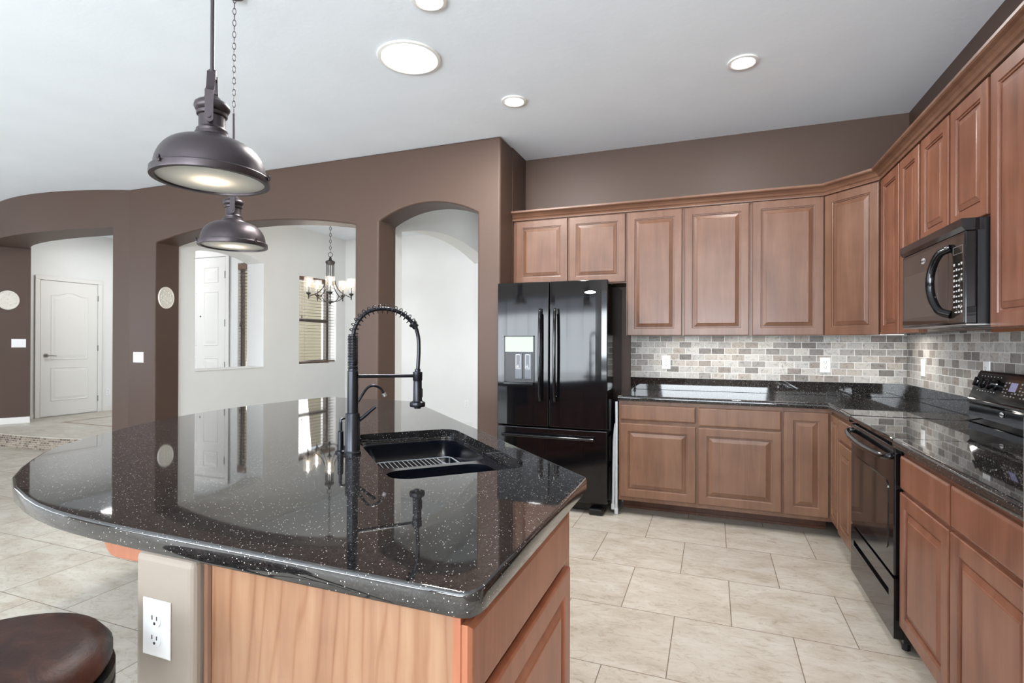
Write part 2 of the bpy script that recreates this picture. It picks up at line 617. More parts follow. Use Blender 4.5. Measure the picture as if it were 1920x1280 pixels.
def rrect(cx, cy, w_, h_, r, n=5):
    pts = []
    for (sx, sy, a0) in ((1, 1, 0), (-1, 1, pi / 2), (-1, -1, pi), (1, -1, 3 * pi / 2)):
        for k in range(n + 1):
            a = a0 + (pi / 2) * k / n
            pts.append((cx + sx * (w_ / 2 - r) + r * cos(a), cy + sy * (h_ / 2 - r) + r * sin(a)))
    return pts


def arc_z(s, s0, s1, zs, zp):
    """height of a segmental arch over s in [s0,s1]"""
    half = (s1 - s0) / 2
    rise = zp - zs
    R = (half * half + rise * rise) / (2 * rise)
    d = s - (s0 + s1) / 2
    return zp - R + sqrt(max(R * R - d * d, 0))


# ================================================================== ROOM SHELL
# floor
mb = MB().box(-11.2, -4.6, -0.06, 2.2, 7.9, 0.0)
struct('floor', mb, 'floor', 'beige travertine tile floor of the kitchen', 'floor')

# ceiling
mb = MB().box(-11.2, -4.6, ZC, 2.2, 7.9, ZC + 0.08)
struct('ceiling', mb, 'ceiling', 'smooth white kitchen ceiling', 'ceiling')

# kitchen back wall with the side of the fridge alcove
mb = MB().box(-1.9, YB, 0, XW + 0.12, YB + 0.12, ZC)
struct('wall_back', mb, 'brown', 'brown painted wall above the back row of wall cabinets', 'wall')
mb = MB().box(XW, 1.5, 0, XW + 0.12, YB, ZC)
struct('wall_right', mb, 'brown', 'dark brown wall above the right hand cabinets', 'wall')
mb = MB().box(XW, -4.6, 0, XW + 0.12, 1.5, ZC)
struct('wall_right_near', mb, 'beige_wall', 'plain wall beside the camera, right of the kitchen', 'wall')

# arcade wall: two segmental arches, outline with the openings cut in
T_A = 0.285
pts = [(-6.165, 0)]
a2 = (-5.73, -3.088, 2.393, 2.525)
a3 = (-2.83, -1.848, 2.40, 2.530)
for (s0, s1, zs, zp) in (a2, a3):
    pts.append((s0, 0))
    pts.append((s0, zs))
    for k in range(1, 24):
        s = s0 + (s1 - s0) * k / 24
        pts.append((s, arc_z(s, s0, s1, zs, zp)))
    pts.append((s1, zs))
    pts.append((s1, 0))
pts += [(-1.643, 0), (-1.643, ZC), (-6.165, ZC)]
mb = MB().prism(pts, YA, YA + T_A, 'Y')
struct('wall_arcade', mb, 'brown', 'brown wall pierced by two arched openings, left of the refrigerator', 'wall', bevel=0.018, bseg=4)
mb = MB().box(-1.80, YA + T_A + 0.001, 0, -1.643, YB, ZC)
struct('wall_alcove', mb, 'brown', 'brown side return of the refrigerator alcove', 'wall')

# curved wall on the left with its own opening
CX, CY, RO, RI = -7.5, 7.02, 3.24, 2.856
A_R = math.atan2(4.062 - CY, -6.150 - CX)          # right end
A_JR = math.atan2(4.0 - CY, -6.335 - CX)          # right jamb
A_JL = math.atan2(4.16 - CY, -9.19 - CX)          # left jamb
A_L = A_JL - radians(26)
mb = MB()


def cseg(a0, a1, n, zlo, zhi=ZC, ri=None):
    ri = ri or RI
    La = []
    for k in range(n + 1):
        a = a0 + (a1 - a0) * k / n
        z0 = zlo(a) if callable(zlo) else zlo
        o_ = (CX + RO * cos(a), CY + RO * sin(a))
        i_ = (CX + ri * cos(a), CY + ri * sin(a))
        La.append([(o_[0], o_[1], z0), (i_[0], i_[1], z0), (i_[0], i_[1], zhi), (o_[0], o_[1], zhi)])
    mb.loops(La)


cseg(A_JR, A_R, 4, 0)
cseg(A_JL, A_JR, 40, lambda a: 2.565 + 0.03 * ((a - (A_JL + A_JR) / 2) / ((A_JR - A_JL) / 2)) ** 2)
cseg(A_JL - radians(0.9), A_JL, 1, 0)
cseg(A_L, A_JL - radians(0.9), 10, 0, ri=RO - 0.08)
o = struct('wall_curved', mb, 'brown', 'curved brown wall with a wide arched opening at the far left', 'wall', smooth=True)

# white rooms beyond
mb = MB()
XD = -5.77       # dining window wall face (looks +X)
fo = (4.57, 5.60, 2.385, 2.475)
pts = [(YA + T_A + 0.001, 0), (7.33, 0), (7.33, 0.97), (6.27, 0.97), (6.27, 2.30), (7.10, 2.30), (7.10, 0.97), (7.33, 0.97), (7.33, ZC), (YA + T_A + 0.001, ZC)]
X0, X1 = XD - 0.30, XD
mb.box(X0, YA + T_A + 0.001, 0, X1, fo[0], ZC)
mb.box(X0, fo[0], 0, X1, fo[1], 0.95)
hp = [(fo[0], ZC), (fo[0], fo[2])] + [(fo[0] + (fo[1] - fo[0]) * k / 20, arc_z(fo[0] + (fo[1] - fo[0]) * k / 20, *fo)) for k in range(1, 20)] + [(fo[1], fo[2]), (fo[1], ZC)]
mb.prism(hp, X0, X1, 'X')
mb.box(X0, fo[1], 0, X1, 6.27, ZC)
mb.box(X0, 6.27, 0, X1, 7.10, 0.97)
mb.box(X0, 6.27, 2.30, X1, 7.10, ZC)
mb.box(X0, 7.10, 0, X1, 7.45, ZC)
struct('wall_dining_left', mb, 'white_wall', 'white dining room wall with an arched pass through and a window', 'wall')
mb = MB().box(XD, 7.33, 0, -1.9, 7.45, ZC)
struct('wall_dining_far', mb, 'white_wall', 'white far wall of the dining room', 'wall')
# hall arch wall
ha = (4.52, 6.68, 2.40, 2.555)
mb = MB()
hp = [(YA + T_A + 0.001, 0), (ha[0], 0), (ha[0], ha[2])] + [(ha[0] + (ha[1] - ha[0]) * k / 24, arc_z(ha[0] + (ha[1] - ha[0]) * k / 24, *ha)) for k in range(1, 24)] + [(ha[1], ha[2]), (ha[1], 0), (7.329, 0), (7.329, ZC), (YA + T_A + 0.001, ZC)]
mb.prism(hp, -3.09, -2.88, 'X')
struct('wall_hall', mb, 'white_wall', 'white hall wall with a broad arch, seen through the right archway', 'wall')
mb = MB().box(-1.9, YA + T_A + 0.001, 0, -1.802, 7.45, ZC)
struct('wall_hall_right', mb, 'white_wall', 'white hall wall behind the refrigerator alcove', 'wall')
# foyer
mb = MB().box(-9.47, 4.5, 0.0, -9.35, 6.17, ZC)
struct('wall_foyer_left', mb, 'white_wall', 'white foyer wall that holds the arch panel door', 'wall')
mb = MB()
YF = 6.05
mb.box(-9.35, YF, 0, -6.745, YF + 0.12, 0.6)
mb.box(-9.35, YF, 0.6, -6.745, YF + 0.12, ZC)
mb.box(-6.745, YF, 0, -6.33, YF + 0.12, 0.5)
mb.box(-6.745, YF, 2.50, -6.33, YF + 0.12, ZC)
mb.box(-6.33, YF, 0, -6.071, YF + 0.12, ZC)
struct('wall_foyer_far', mb, 'white_wall', 'white foyer wall that holds the six panel front door', 'wall')

# rear and left walls of the great room behind the camera, with their window openings
mb = MB()
mb.box(-11.2, -4.6, 0, -8.5, -4.48, ZC); mb.box(-8.5, -4.6, 2.45, -1.5, -4.48, ZC)
mb.box(-1.5, -4.6, 0, -1.25, -4.48, ZC); mb.box(-1.25, -4.6, 0, 1.25, -4.48, 0.6)
mb.box(-1.25, -4.6, 2.5, 1.25, -4.48, ZC); mb.box(1.25, -4.6, 0, XW, -4.48, ZC)
struct('wall_rear', mb, 'beige_wall', 'great room wall with glass doors behind the camera', 'wall')
mb = MB()
mb.box(-11.2, -4.48, 0, -11.08, -3.1, ZC); mb.box(-11.2, 2.3, 0, -11.08, 7.9, ZC)
mb.box(-11.2, -3.1, 0, -11.08, 2.3, 0.45); mb.box(-11.2, -3.1, 2.55, -11.08, 2.3, ZC)
struct('wall_left', mb, 'beige_wall', 'great room wall with a wide window, left of the view', 'wall')
mb = MB()
for x in (-8.5, -7.35, -6.2, -5.05, -3.9, -2.7, -1.55):
    mb.box(x, -4.57, 0.0, x + 0.05, -4.53, 2.45)
for z in (0, 2.40):
    mb.box(-8.45, -4.57, z, -1.55, -4.53, z + 0.05)
struct('window_3', mb, 'frame_dark', 'bronze framed sliding glass door behind the camera', 'window')
mb = MB()
for y in (-3.1, -1.3, 0.5, 2.25):
    mb.box(-11.16, y, 0.45, -11.12, y + 0.05, 2.55)
for z in (0.45, 1.5, 2.5):
    mb.box(-11.16, -3.05, z, -11.12, 2.25, z + 0.05)
struct('window_4', mb, 'frame_dark', 'bronze framed great room window left of the view', 'window')

# raised foyer platform with mosaic riser
ZP = 0.165
AX, AY, AR = -7.5, 7.02, 3.12
ctl = [(-9.45, 4.06), (-9.1, 3.965), (-8.7, 3.92), (-8.29, 3.905), (-7.9, 3.912), (-7.6, 3.930), (-7.3, 3.962), (-7.05, 4.005), (-6.8, 4.07), (-6.6, 4.15), (-6.42, 4.26)]


def smooth_arc(ctl_, d):
    out = []
    n = len(ctl_)
    for i in range(n - 1):
        p0, p1, p2, p3 = (Vector(ctl_[max(0, i - 1)]), Vector(ctl_[i]), Vector(ctl_[i + 1]), Vector(ctl_[min(n - 1, i + 2)]))
        for k in range(4):
            t_ = k / 4
            q = 0.5 * ((2 * p1) + (p2 - p0) * t_ + (2 * p0 - 5 * p1 + 4 * p2 - p3) * t_ ** 2 + (3 * p1 - p0 - 3 * p2 + p3) * t_ ** 3)
            out.append((q.x, q.y - d))
    out.append((ctl_[-1][0], ctl_[-1][1] - d))
    return out


tail = [(-6.072, 4.36), (-6.072, 6.049), (-9.349, 6.049), (-9.349, 4.9), (-9.45, 4.9)]
arc = smooth_arc(ctl, 0.0)
mb = MB().prism(arc + tail, 0.001, ZP - 0.012, 'Z')
struct('trim_1', mb, 'riser', 'curved step riser clad in small mosaic brick tile', 'step')
mb = MB().prism(smooth_arc(ctl, 0.012) + tail, ZP - 0.012, ZP, 'Z')
struct('floor_foyer', mb, 'floor_light', 'raised pale tiled foyer floor beyond the curved step', 'floor')
mb = MB()
bx0, bx1, by0, by1 = -8.58, -7.0, 4.74, 5.75
for a_ in ((bx0, by0, bx1, by0 + 0.035), (bx0, by1, bx1, by1 + 0.035), (bx0, by0, bx0 + 0.035, by1)):
    mb.box(a_[0], a_[1], ZP, a_[2], a_[3], ZP + 0.0015)
struct('trim_2', mb, mat('brown stone inlay', rgb(142, 122, 104), 0.5), 'thin brown stone border inlaid in the foyer floor', 'floor inlay')

# baseboards
def rad(a, r):
    return (CX + r * cos(a), CY + r * sin(a))


ja, jb = rad(A_JL, RO - 0.01), rad(A_JL, RI)
jd = Vector((jb[0] - ja[0], jb[1] - ja[1], 0)).normalized()   # along the jamb, inward
jn = Vector((jd.y, -jd.x, 0))                                  # jamb normal, facing right
mj = frame_mtx((ja[0], ja[1], 0), jd, (0, 0, 1), jn)
mb = MB().box(0.02, ZP, 0.001, (RO - RI) - 0.01, ZP + 0.085, 0.012, mj)
struct('baseboard_jamb', mb, 'trim', 'white baseboard on the dark left jamb of the curved opening', 'baseboard')
mb = MB().box(-9.349, 4.55, ZP, -9.337, 4.80, ZP + 0.085).box(-9.349, 5.73, ZP, -9.337, 6.048, ZP + 0.085)
struct('baseboard_foyer', mb, 'trim', 'white baseboard beside the arch panel door', 'baseboard')
mb = MB().box(-5.75, 7.316, 0, -3.092, 7.329, 0.09).box(-3.088, 6.667, 0, -2.882, 6.679, 0.09)
struct('baseboard_dining', mb, 'trim', 'white baseboard along the dining room far wall', 'baseboard')
mb = MB().box(-5.769, 5.62, 0, -5.757, 7.30, 0.09)
struct('baseboard_dining_left', mb, 'trim', 'white baseboard under the dining room window', 'baseboard')

# foyer sill ledge
mb = MB().box(XD - 0.315, fo[0] + 0.003, 0.951, XD + 0.012, fo[1] - 0.003, 0.968)
struct('trim_3', mb, 'white_wall', 'white sill of the arched pass through', 'sill', bevel=0.005)

# outside, seen through the dining room window
mb = MB().box(-8.6, 6.6, 0, -8.45, 11.5, 2.9)
tag(build('garden_wall', mb, 'stucco'), 'tan stucco wall outside the dining room window', 'wall')
mb = MB().box(-11.2, 7.9, -0.06, 0, 12.0, -0.01)
tag(build('patio_ground', mb, 'stucco'), 'pale ground outside the dining room window', 'ground', kind='structure')


# ================================================================== DOORS
def panel_rings(m_, o_mtx, x0, z0, x1, z1, rings, arch=0.0):
    """raised panel, rings=(inset, depth) in a local frame: x right, y up, z out"""
    L = []
    for ins, d in rings:
        pts_ = []
        xs, xe, zs_, ze = x0 + ins, x1 - ins, z0 + ins, z1 - ins
        pts_.append((xs, zs_, d)); pts_.append((xe, zs_, d))
        if arch > 0:
            for k in range(13):
                s = xe + (xs - xe) * k / 12
                tt = (s - (xs + xe) / 2) / ((xe - xs) / 2)
                pts_.append((s, ze + arch * (0.5 + 0.5 * cos(pi * min(1, abs(tt) * 1.15))), d))
        else:
            pts_.append((xe, ze, d)); pts_.append((xs, ze, d))
        L.append(pts_)
    m_.loops(L, cap0=False, cap1=True, mtx=o_mtx)


# arch-top two panel door in the foyer
dr = thing('door_1', 'white two panel door with arched top panel beyond the curved opening', 'door', (-9.34, 5.265, ZP))
dr['kind'] = 'structure'
fm = frame_mtx((-9.338, 4.875, ZP), (0, 1, 0), (0, 0, 1), (1, 0, 0))
mb = MB().box(0.002, 0.012, 0, 0.778, 2.05, 0.012, fm)
for (z0, z1, ar) in ((0.86, 1.84, 0.05), (0.235, 0.745, 0)):
    panel_rings(mb, fm, 0.13, z0, 0.64, z1, [(0, 0.0125), (0.008, 0.019), (0.016, 0.0125), (0.03, 0.0125), (0.06, 0.017)], ar)
d1 = build('door_leaf', mb, 'trim', dr)
mb = MB()
for (a_, b_, c_, d_) in ((-0.066, 0, -0.004, 2.057), (0.784, 0, 0.846, 2.057), (-0.066, 2.0575, 0.846, 2.12)):
    mb.box(a_, b_, 0, c_, d_, 0.017, fm)
build('door_casing', mb, 'trim', dr, bevel=0.004)
mb = MB().tube([fm @ Vector((0.07, 0.925, 0.012)), fm @ Vector((0.07, 0.925, 0.022))], 0.03, 20)
mb.tube([fm @ Vector((0.07, 0.925, 0.02)), fm @ Vector((0.07, 0.925, 0.05)), fm @ Vector((0.085, 0.925, 0.058)), fm @ Vector((0.13, 0.925, 0.056)), fm @ Vector((0.19, 0.917, 0.053))], [0.012, 0.01, 0.01, 0.009, 0.006], 10)
build('door_handle', mb, 'chrome', dr, smooth=True)
for z in (0.22, 1.03, 1.83):
    build('hinge', MB().box(0.778, z - 0.045, 0.012, 0.79, z + 0.045, 0.022, fm), 'chrome', dr)

# six panel front door
dr = thing('door_2', 'white six panel front door seen through the arched pass through', 'door', (-7.49, 6.04, ZP))
dr['kind'] = 'structure'
fm = frame_mtx((-8.005, 6.038, ZP), (1, 0, 0), (0, 0, 1), (0, -1, 0))
mb = MB().box(0.002, 0.012, 0, 1.028, 2.44, 0.012, fm)
for x0 in (0.13, 0.58):
    for (z0, z1) in ((2.05, 2.30), (1.08, 1.92), (0.20, 0.90)):
        panel_rings(mb, fm, x0, z0, x0 + 0.31, z1, [(0, 0.0125), (0.01, 0.019), (0.02, 0.0125), (0.035, 0.0125), (0.07, 0.018)])
build('door_leaf', mb, 'trim', dr)
mb = MB()
for (a_, b_, c_, d_) in ((-0.075, 0, -0.006, 2.451), (1.036, 0, 1.105, 2.451), (-0.075, 2.4515, 1.105, 2.53)):
    mb.box(a_, b_, 0, c_, d_, 0.018, fm)
build('door_casing', mb, 'trim', dr, bevel=0.004)
for z in (0.25, 0.78, 1.43, 2.17):
    build('hinge', MB().box(1.026, z - 0.055, 0.012, 1.038, z + 0.055, 0.024, fm), 'chrome', dr)
build('peephole', MB().tube([fm @ Vector((0.515, 1.535, 0.012)), fm @ Vector((0.515, 1.535, 0.018))], 0.012, 12), 'iron', dr)


# ================================================================== WINDOWS AND BLINDS
def blind(name, label, fm, wdt, hgt, z0, nsl, valance_over=0.05):
    """fm: x along window, y up, z toward the room, origin at lower left"""
    r = thing(name, label, 'window blind', tuple((fm @ Vector((wdt / 2, z0, 0)))[:]), 0)
    mb = MB()
    for k in range(nsl):
        z = z0 + 0.05 + (hgt - 0.09) * k / (nsl - 1)
        mb.prism([(-0.020, -0.002), (0.020, 0.0), (0.020, 0.003), (-0.020, 0.001)], 0.01, wdt - 0.01, 'X',
                 fm @ Matrix(((1, 0, 0, 0), (0, 0, 1, z), (0, 1, 0, 0.03), (0, 0, 0, 1))))
    build('slats', mb, 'blind', r)
    build('valance', MB().box(-valance_over, z0 + hgt - 0.03, 0.035, wdt + valance_over, z0 + hgt + 0.055, 0.062, fm), 'blind_wood', r, bevel=0.006)
    build('bottom_rail', MB().box(0.004, z0 + 0.006, 0.0, wdt - 0.004, z0 + 0.028, 0.06, fm), 'blind_wood', r, bevel=0.004)
    mb = MB()
    for x in (0.12, wdt - 0.12):
        mb.cyl(fm @ Vector((x, z0 + 0.02, 0.062)), fm @ Vector((x, z0 + hgt - 0.03, 0.062)), 0.0016, 6)
    mb.cyl(fm @ Vector((0.06, z0 + hgt * 0.56, 0.066)), fm @ Vector((0.06, z0 + hgt - 0.03, 0.066)), 0.0016, 6)
    build('cord', mb, 'blind_wood', r)
    build('cord_tassel', MB().tube([fm @ Vector((0.06, z0 + hgt * 0.56, 0.066)), fm @ Vector((0.06, z0 + hgt * 0.53, 0.066))], [0.006, 0.010], 8), 'iron', r)
    return r


fm = frame_mtx((XD - 0.075, 6.275, 0), (0, 1, 0), (0, 0, 1), (1, 0, 0))
blind('window_blind', 'open slatted blind with brown valance behind the chandelier', fm, 0.82, 1.29, 0.985, 26)
fm2 = frame_mtx((-6.742, YF + 0.055, 0), (1, 0, 0), (0, 0, 1), (0, -1, 0))
blind('window_blind', 'narrow slatted blind beside the white front door', fm2, 0.41, 1.9, 0.53, 38, -0.0)


def win(name, label, fm, wdt, z0, z1, split=True, fw=0.05):
    r = thing(name, label, 'window', tuple((fm @ Vector((wdt / 2, z0, 0)))[:]))
    r['kind'] = 'structure'
    mb = MB()
    mb.box(0.002, z0 + 0.001, -0.03, fw, z1 - 0.001, 0.03, fm).box(wdt - fw, z0 + 0.001, -0.03, wdt - 0.002, z1 - 0.001, 0.03, fm)
    mb.box(fw, z0 + 0.001, -0.03, wdt - fw, z0 + fw, 0.03, fm).box(fw, z1 - fw, -0.03, wdt - fw, z1 - 0.001, 0.03, fm)
    if split:
        zm = z0 + (z1 - z0) * 0.51
        mb.box(fw, zm - 0.025, -0.03, wdt - fw, zm + 0.025, 0.034, fm)
    else:
        mb.box(0.19, z0 + fw, -0.03, 0.225, z1 - fw, 0.03, fm)
    build('window_frame', mb, 'frame_dark', r)
    build('pane', MB().box(fw, z0 + fw, -0.004, wdt - fw, z1 - fw, 0.0, fm), 'glass', r)


fm = frame_mtx((XD - 0.19, 6.27, 0), (0, 1, 0), (0, 0, 1), (1, 0, 0))
win('window_1', 'dark framed single hung dining room window behind the blind', fm, 0.83, 0.97, 2.30)
fm2 = frame_mtx((-6.745, YF + 0.09, 0), (1, 0, 0), (0, 0, 1), (0, -1, 0))
win('window_2', 'narrow dark framed sidelight beside the front door', fm2, 0.415, 0.50, 2.50, split=False, fw=0.02)


# ================================================================== CABINETS
DOOR_R = [(0, -0.018), (0, -0.004), (0.003, -0.0005), (0.006, 0), (0.056, 0), (0.0575, -0.005), (0.0615, -0.006), (0.0645, -0.006), (0.0655, -0.0125), (0.0705, -0.0125), (0.0715, -0.0085), (0.092, -0.0025), (0.095, -0.0005), (0.098, 0)]
DRAW_R = [(0, -0.018), (0, -0.0065), (0.007, -0.001), (0.011, 0)]


def ring_face(fm, x0, z0, x1, z1, rings):
    """front = local z 0.018"""
    m_ = MB()
    L = []
    for ins, d in rings:
        L.append([(x0 + ins, z0 + ins, 0.0185 + d), (x1 - ins, z0 + ins, 0.0185 + d), (x1 - ins, z1 - ins, 0.0185 + d), (x0 + ins, z1 - ins, 0.0185 + d)])
    m_.loops(L, cap0=True, cap1=True, mtx=fm)
    return m_


def cabinet(name, label, cat, fm, x0, x1, depth, z0, z1, fronts, wd, group=None, toe=False, side=0.0):
    """fm: origin on the front plane of the carcass; x right, y up, z toward the room."""
    loc = fm @ Vector(((x0 + x1) / 2, 0 if toe else z0, -depth / 2))
    r = thing(name, label, cat, tuple(loc), 0, group)
    cm = MB().box(x0 + 0.0005, z0, -depth, x1 - 0.0005, z1, 0, fm)
    if z0 == 1.386:
        cm.box(x0 + 0.0005, 1.3712, -0.019, x1 - 0.0005, z0, 0, fm)
    build('carcass', cm, wd, r)
    if toe:
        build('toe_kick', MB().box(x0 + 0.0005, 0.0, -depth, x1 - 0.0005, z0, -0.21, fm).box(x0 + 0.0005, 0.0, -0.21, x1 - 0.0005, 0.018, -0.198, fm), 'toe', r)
    for (kind, a, b_, c, d) in fronts:
        build(kind, ring_face(fm, a, b_, c, d, DOOR_R if kind == 'door' else DRAW_R), wd, r)
    return r


G = 0.001
# --- back wall uppers
fb = frame_mtx((0, 4.364, 0), (1, 0, 0), (0, 0, 1), (0, -1, 0))
UD = YB - 4.364 - G
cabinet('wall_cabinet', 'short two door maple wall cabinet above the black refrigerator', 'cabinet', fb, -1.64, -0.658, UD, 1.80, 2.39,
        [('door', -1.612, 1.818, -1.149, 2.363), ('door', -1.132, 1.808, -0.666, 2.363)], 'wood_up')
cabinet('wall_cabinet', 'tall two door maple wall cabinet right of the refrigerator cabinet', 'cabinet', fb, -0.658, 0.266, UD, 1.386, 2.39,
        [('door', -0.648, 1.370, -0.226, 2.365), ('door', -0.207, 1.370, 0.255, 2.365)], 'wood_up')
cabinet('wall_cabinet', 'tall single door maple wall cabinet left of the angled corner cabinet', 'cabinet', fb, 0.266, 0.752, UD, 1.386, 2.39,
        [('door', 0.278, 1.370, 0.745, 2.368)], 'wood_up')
# --- diagonal corner cabinet
c0, c1 = Vector((0.756, 4.364, 0)), Vector((1.029, 4.055, 0))
dd = (c1 - c0); dl = dd.length; dd.normalize()
fd = frame_mtx((c0.x, c0.y, 0), dd, (0, 0, 1), (dd.y, -dd.x, 0))
r = thing('wall_cabinet', 'angled corner maple wall cabinet with one door', 'cabinet', (1.05, 4.40, 1.355))
build('carcass', MB().prism([(c0.x, c0.y), (c1.x, c1.y), (XW - G, c1.y), (XW - G, YB - G), (c0.x, YB - G)], 1.386, 2.39, 'Z'), 'wood_up', r)
build('door', ring_face(fd, 0.008, 1.370, dl - 0.016, 2.366, DOOR_R), 'wood_up', r)
# --- right wall uppers: frame x runs toward the camera (-Y)
fr = frame_mtx((1.029, 0, 0), (0, -1, 0), (0, 0, 1), (-1, 0, 0))
RD = XW - 1.029 - G


def yr(y0, y1):
    return -y0, -y1


cabinet('wall_cabinet', 'narrow maple wall cabinet between the angled corner and the microwave', 'cabinet', fr, -4.052, -3.352, RD, 1.386, 2.39,
        [('door', -4.03, 1.370, -3.686, 2.365), ('door', -3.664, 1.370, -3.366, 2.365)], 'wood_right')
cabinet('wall_cabinet', 'short two door maple wall cabinet above the microwave', 'cabinet', fr, -3.352, -2.60, RD, 1.815, 2.39,
        [('door', -3.334, 1.825, -2.992, 2.365), ('door', -2.964, 1.825, -2.618, 2.365)], 'wood_right')
cabinet('wall_cabinet', 'tall maple wall cabinet right of the microwave, at the frame edge', 'cabinet', fr, -2.60, -1.62, RD, 1.386, 2.39,
        [('door', -2.592, 1.375, -2.13, 2.365), ('door', -2.11, 1.375, -1.64, 2.365)], 'wood_right')
# crown
prof = [(0.0, 2.372), (0.022, 2.372), (0.024, 2.380), (0.019, 2.386), (0.022, 2.392), (0.030, 2.398), (0.038, 2.410), (0.050, 2.422), (0.064, 2.428), (0.070, 2.434), (0.070, 2.447), (0.0, 2.447)]
path = [(-1.641, 4.364), (0.754, 4.364), (1.029, 4.053), (1.029, 1.63)]
L = []
for i, p_ in enumerate(path):
    P_ = Vector((p_[0], p_[1]))
    ns = []
    if i > 0:
        e = (P_ - Vector(path[i - 1])).normalized(); ns.append(Vector((e.y, -e.x)))
    if i < len(path) - 1:
        e = (Vector(path[i + 1]) - P_).normalized(); ns.append(Vector((e.y, -e.x)))
    nn = ns[0] if len(ns) == 1 else (ns[0] + ns[1]) / (1 + ns[0].dot(ns[1]))
    L.append([(P_.x + nn.x * (a + 0.0005), P_.y + nn.y * (a + 0.0005), z) for a, z in prof])
mb = MB().loops(L)
o = build('crown_moulding', mb, 'wood_crown')
tag(o, 'stained maple crown moulding running along the tops of the wall cabinets', 'moulding')

# --- base cabinets
fbb = frame_mtx((0, 4.084, 0), (1, 0, 0), (0, 0, 1), (0, -1, 0))
BD = YB - 4.084 - G
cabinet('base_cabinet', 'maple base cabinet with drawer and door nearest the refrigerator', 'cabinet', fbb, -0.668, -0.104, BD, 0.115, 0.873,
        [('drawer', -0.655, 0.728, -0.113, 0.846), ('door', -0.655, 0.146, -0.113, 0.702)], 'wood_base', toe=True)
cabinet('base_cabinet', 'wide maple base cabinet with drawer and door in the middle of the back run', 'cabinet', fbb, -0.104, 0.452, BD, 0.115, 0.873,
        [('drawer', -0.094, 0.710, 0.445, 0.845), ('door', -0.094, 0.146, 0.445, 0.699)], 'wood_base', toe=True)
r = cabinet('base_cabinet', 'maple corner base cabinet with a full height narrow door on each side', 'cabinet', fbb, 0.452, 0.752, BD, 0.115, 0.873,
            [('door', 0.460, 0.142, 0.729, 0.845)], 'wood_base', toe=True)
frb = frame_mtx((0.754, 0, 0), (0, -1, 0), (0, 0, 1), (-1, 0, 0))
build('carcass', MB().box(-4.688, 0.115, -0.59, -3.843, 0.873, 0, frb), 'wood_base', r)
build('door', ring_face(frb, -4.062, 0.142, -3.848, 0.840, [(i if k < 4 else i * 0.72, d) for k, (i, d) in enumerate(DOOR_R)]), 'wood_base', r)
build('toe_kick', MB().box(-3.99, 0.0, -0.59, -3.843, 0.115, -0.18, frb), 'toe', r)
RB = XW - 0.754 - G
cabinet('base_cabinet', 'slim maple base cabinet with drawer and door left of the range', 'cabinet', frb, -3.842, -3.434, RB, 0.115, 0.873,
        [('drawer', -3.832, 0.712, -3.484, 0.838), ('door', -3.832, 0.125, -3.484, 0.698)], 'wood_base', toe=True)
cabinet('base_cabinet', 'reddish maple base cabinet with drawer and door just right of the range', 'cabinet', frb, -2.668, -2.163, RB, 0.115, 0.873,
        [('drawer', -2.66, 0.704, -2.172, 0.842), ('door', -2.66, 0.127, -2.172, 0.69)], 'wood_right', toe=True)
cabinet('base_cabinet', 'reddish maple base cabinet with drawer and door at the right frame edge', 'cabinet', frb, -2.163, -1.616, RB, 0.115, 0.873,
        [('drawer', -2.156, 0.706, -1.63, 0.843), ('door', -2.156, 0.127, -1.63, 0.691)], 'wood_right', toe=True)


# --- counters
def offset_poly(poly, d):
    n = len(poly)
    out = []
    ar = sum(poly[i][0] * poly[(i + 1) % n][1] - poly[(i + 1) % n][0] * poly[i][1] for i in range(n))
    sg = 1 if ar > 0 else -1
    for i in range(n):
        p0, p1, p2 = Vector(poly[i - 1]), Vector(poly[i]), Vector(poly[(i + 1) % n])
        e1, e2 = (p1 - p0).normalized(), (p2 - p1).normalized()
        n1, n2 = Vector((-e1.y, e1.x)) * sg, Vector((-e2.y, e2.x)) * sg
        k = (n1 + n2) / max(0.3, 1 + n1.dot(n2))
        out.append((p1.x + k.x * d, p1.y + k.y * d))
    return out


def slab(name, poly, z0, z1, parent=None, hole=None, mt='granite_dark', top_r=((0.0, -0.014), (0.003, -0.006), (0.009, -0.001), (0.014, 0.0))):
    L = []
    for ins, dz in ((0.004, 0.0), (0.0, 0.004)):
        L.append([(x, y, z0 + dz) for x, y in offset_poly(poly, ins)])
    for ins, dz in top_r:
        L.append([(x, y, z1 + dz) for x, y in offset_poly(poly, ins)])
    o_ = build(name, MB().loops(L), mt, parent, smooth=True, angle=50)
    def flat_caps(me_):
        at = me_.attributes.get('sharp_edge') or me_.attributes.new('sharp_edge', 'BOOLEAN', 'EDGE')
        em = {tuple(sorted(e.vertices)): e.index for e in me_.edges}
        for p in me_.polygons:
            if abs(p.normal.z) > 0.9995:
                for ek in p.edge_keys:
                    at.data[em[tuple(sorted(ek))]].value = True
        for e in me_.edges:
            pass
    flat_caps(o_.data)
    if hole:
        c_ = build('cutter', MB().prism(hole, z0 - 0.05, z1 + 0.05, 'Z'), 'granite', parent)
        md = o_.modifiers.new('hole', 'BOOLEAN')
        md.operation = 'DIFFERENCE'
        md.object = c_
        md.solver = 'EXACT'
        dg = bpy.context.evaluated_depsgraph_get()
        dg.update()
        me = bpy.data.meshes.new_from_object(o_.evaluated_get(dg))
        o_.modifiers.clear()
        o_.data = me
        flat_caps(me)
        bpy.data.objects.remove(c_)
    return o_


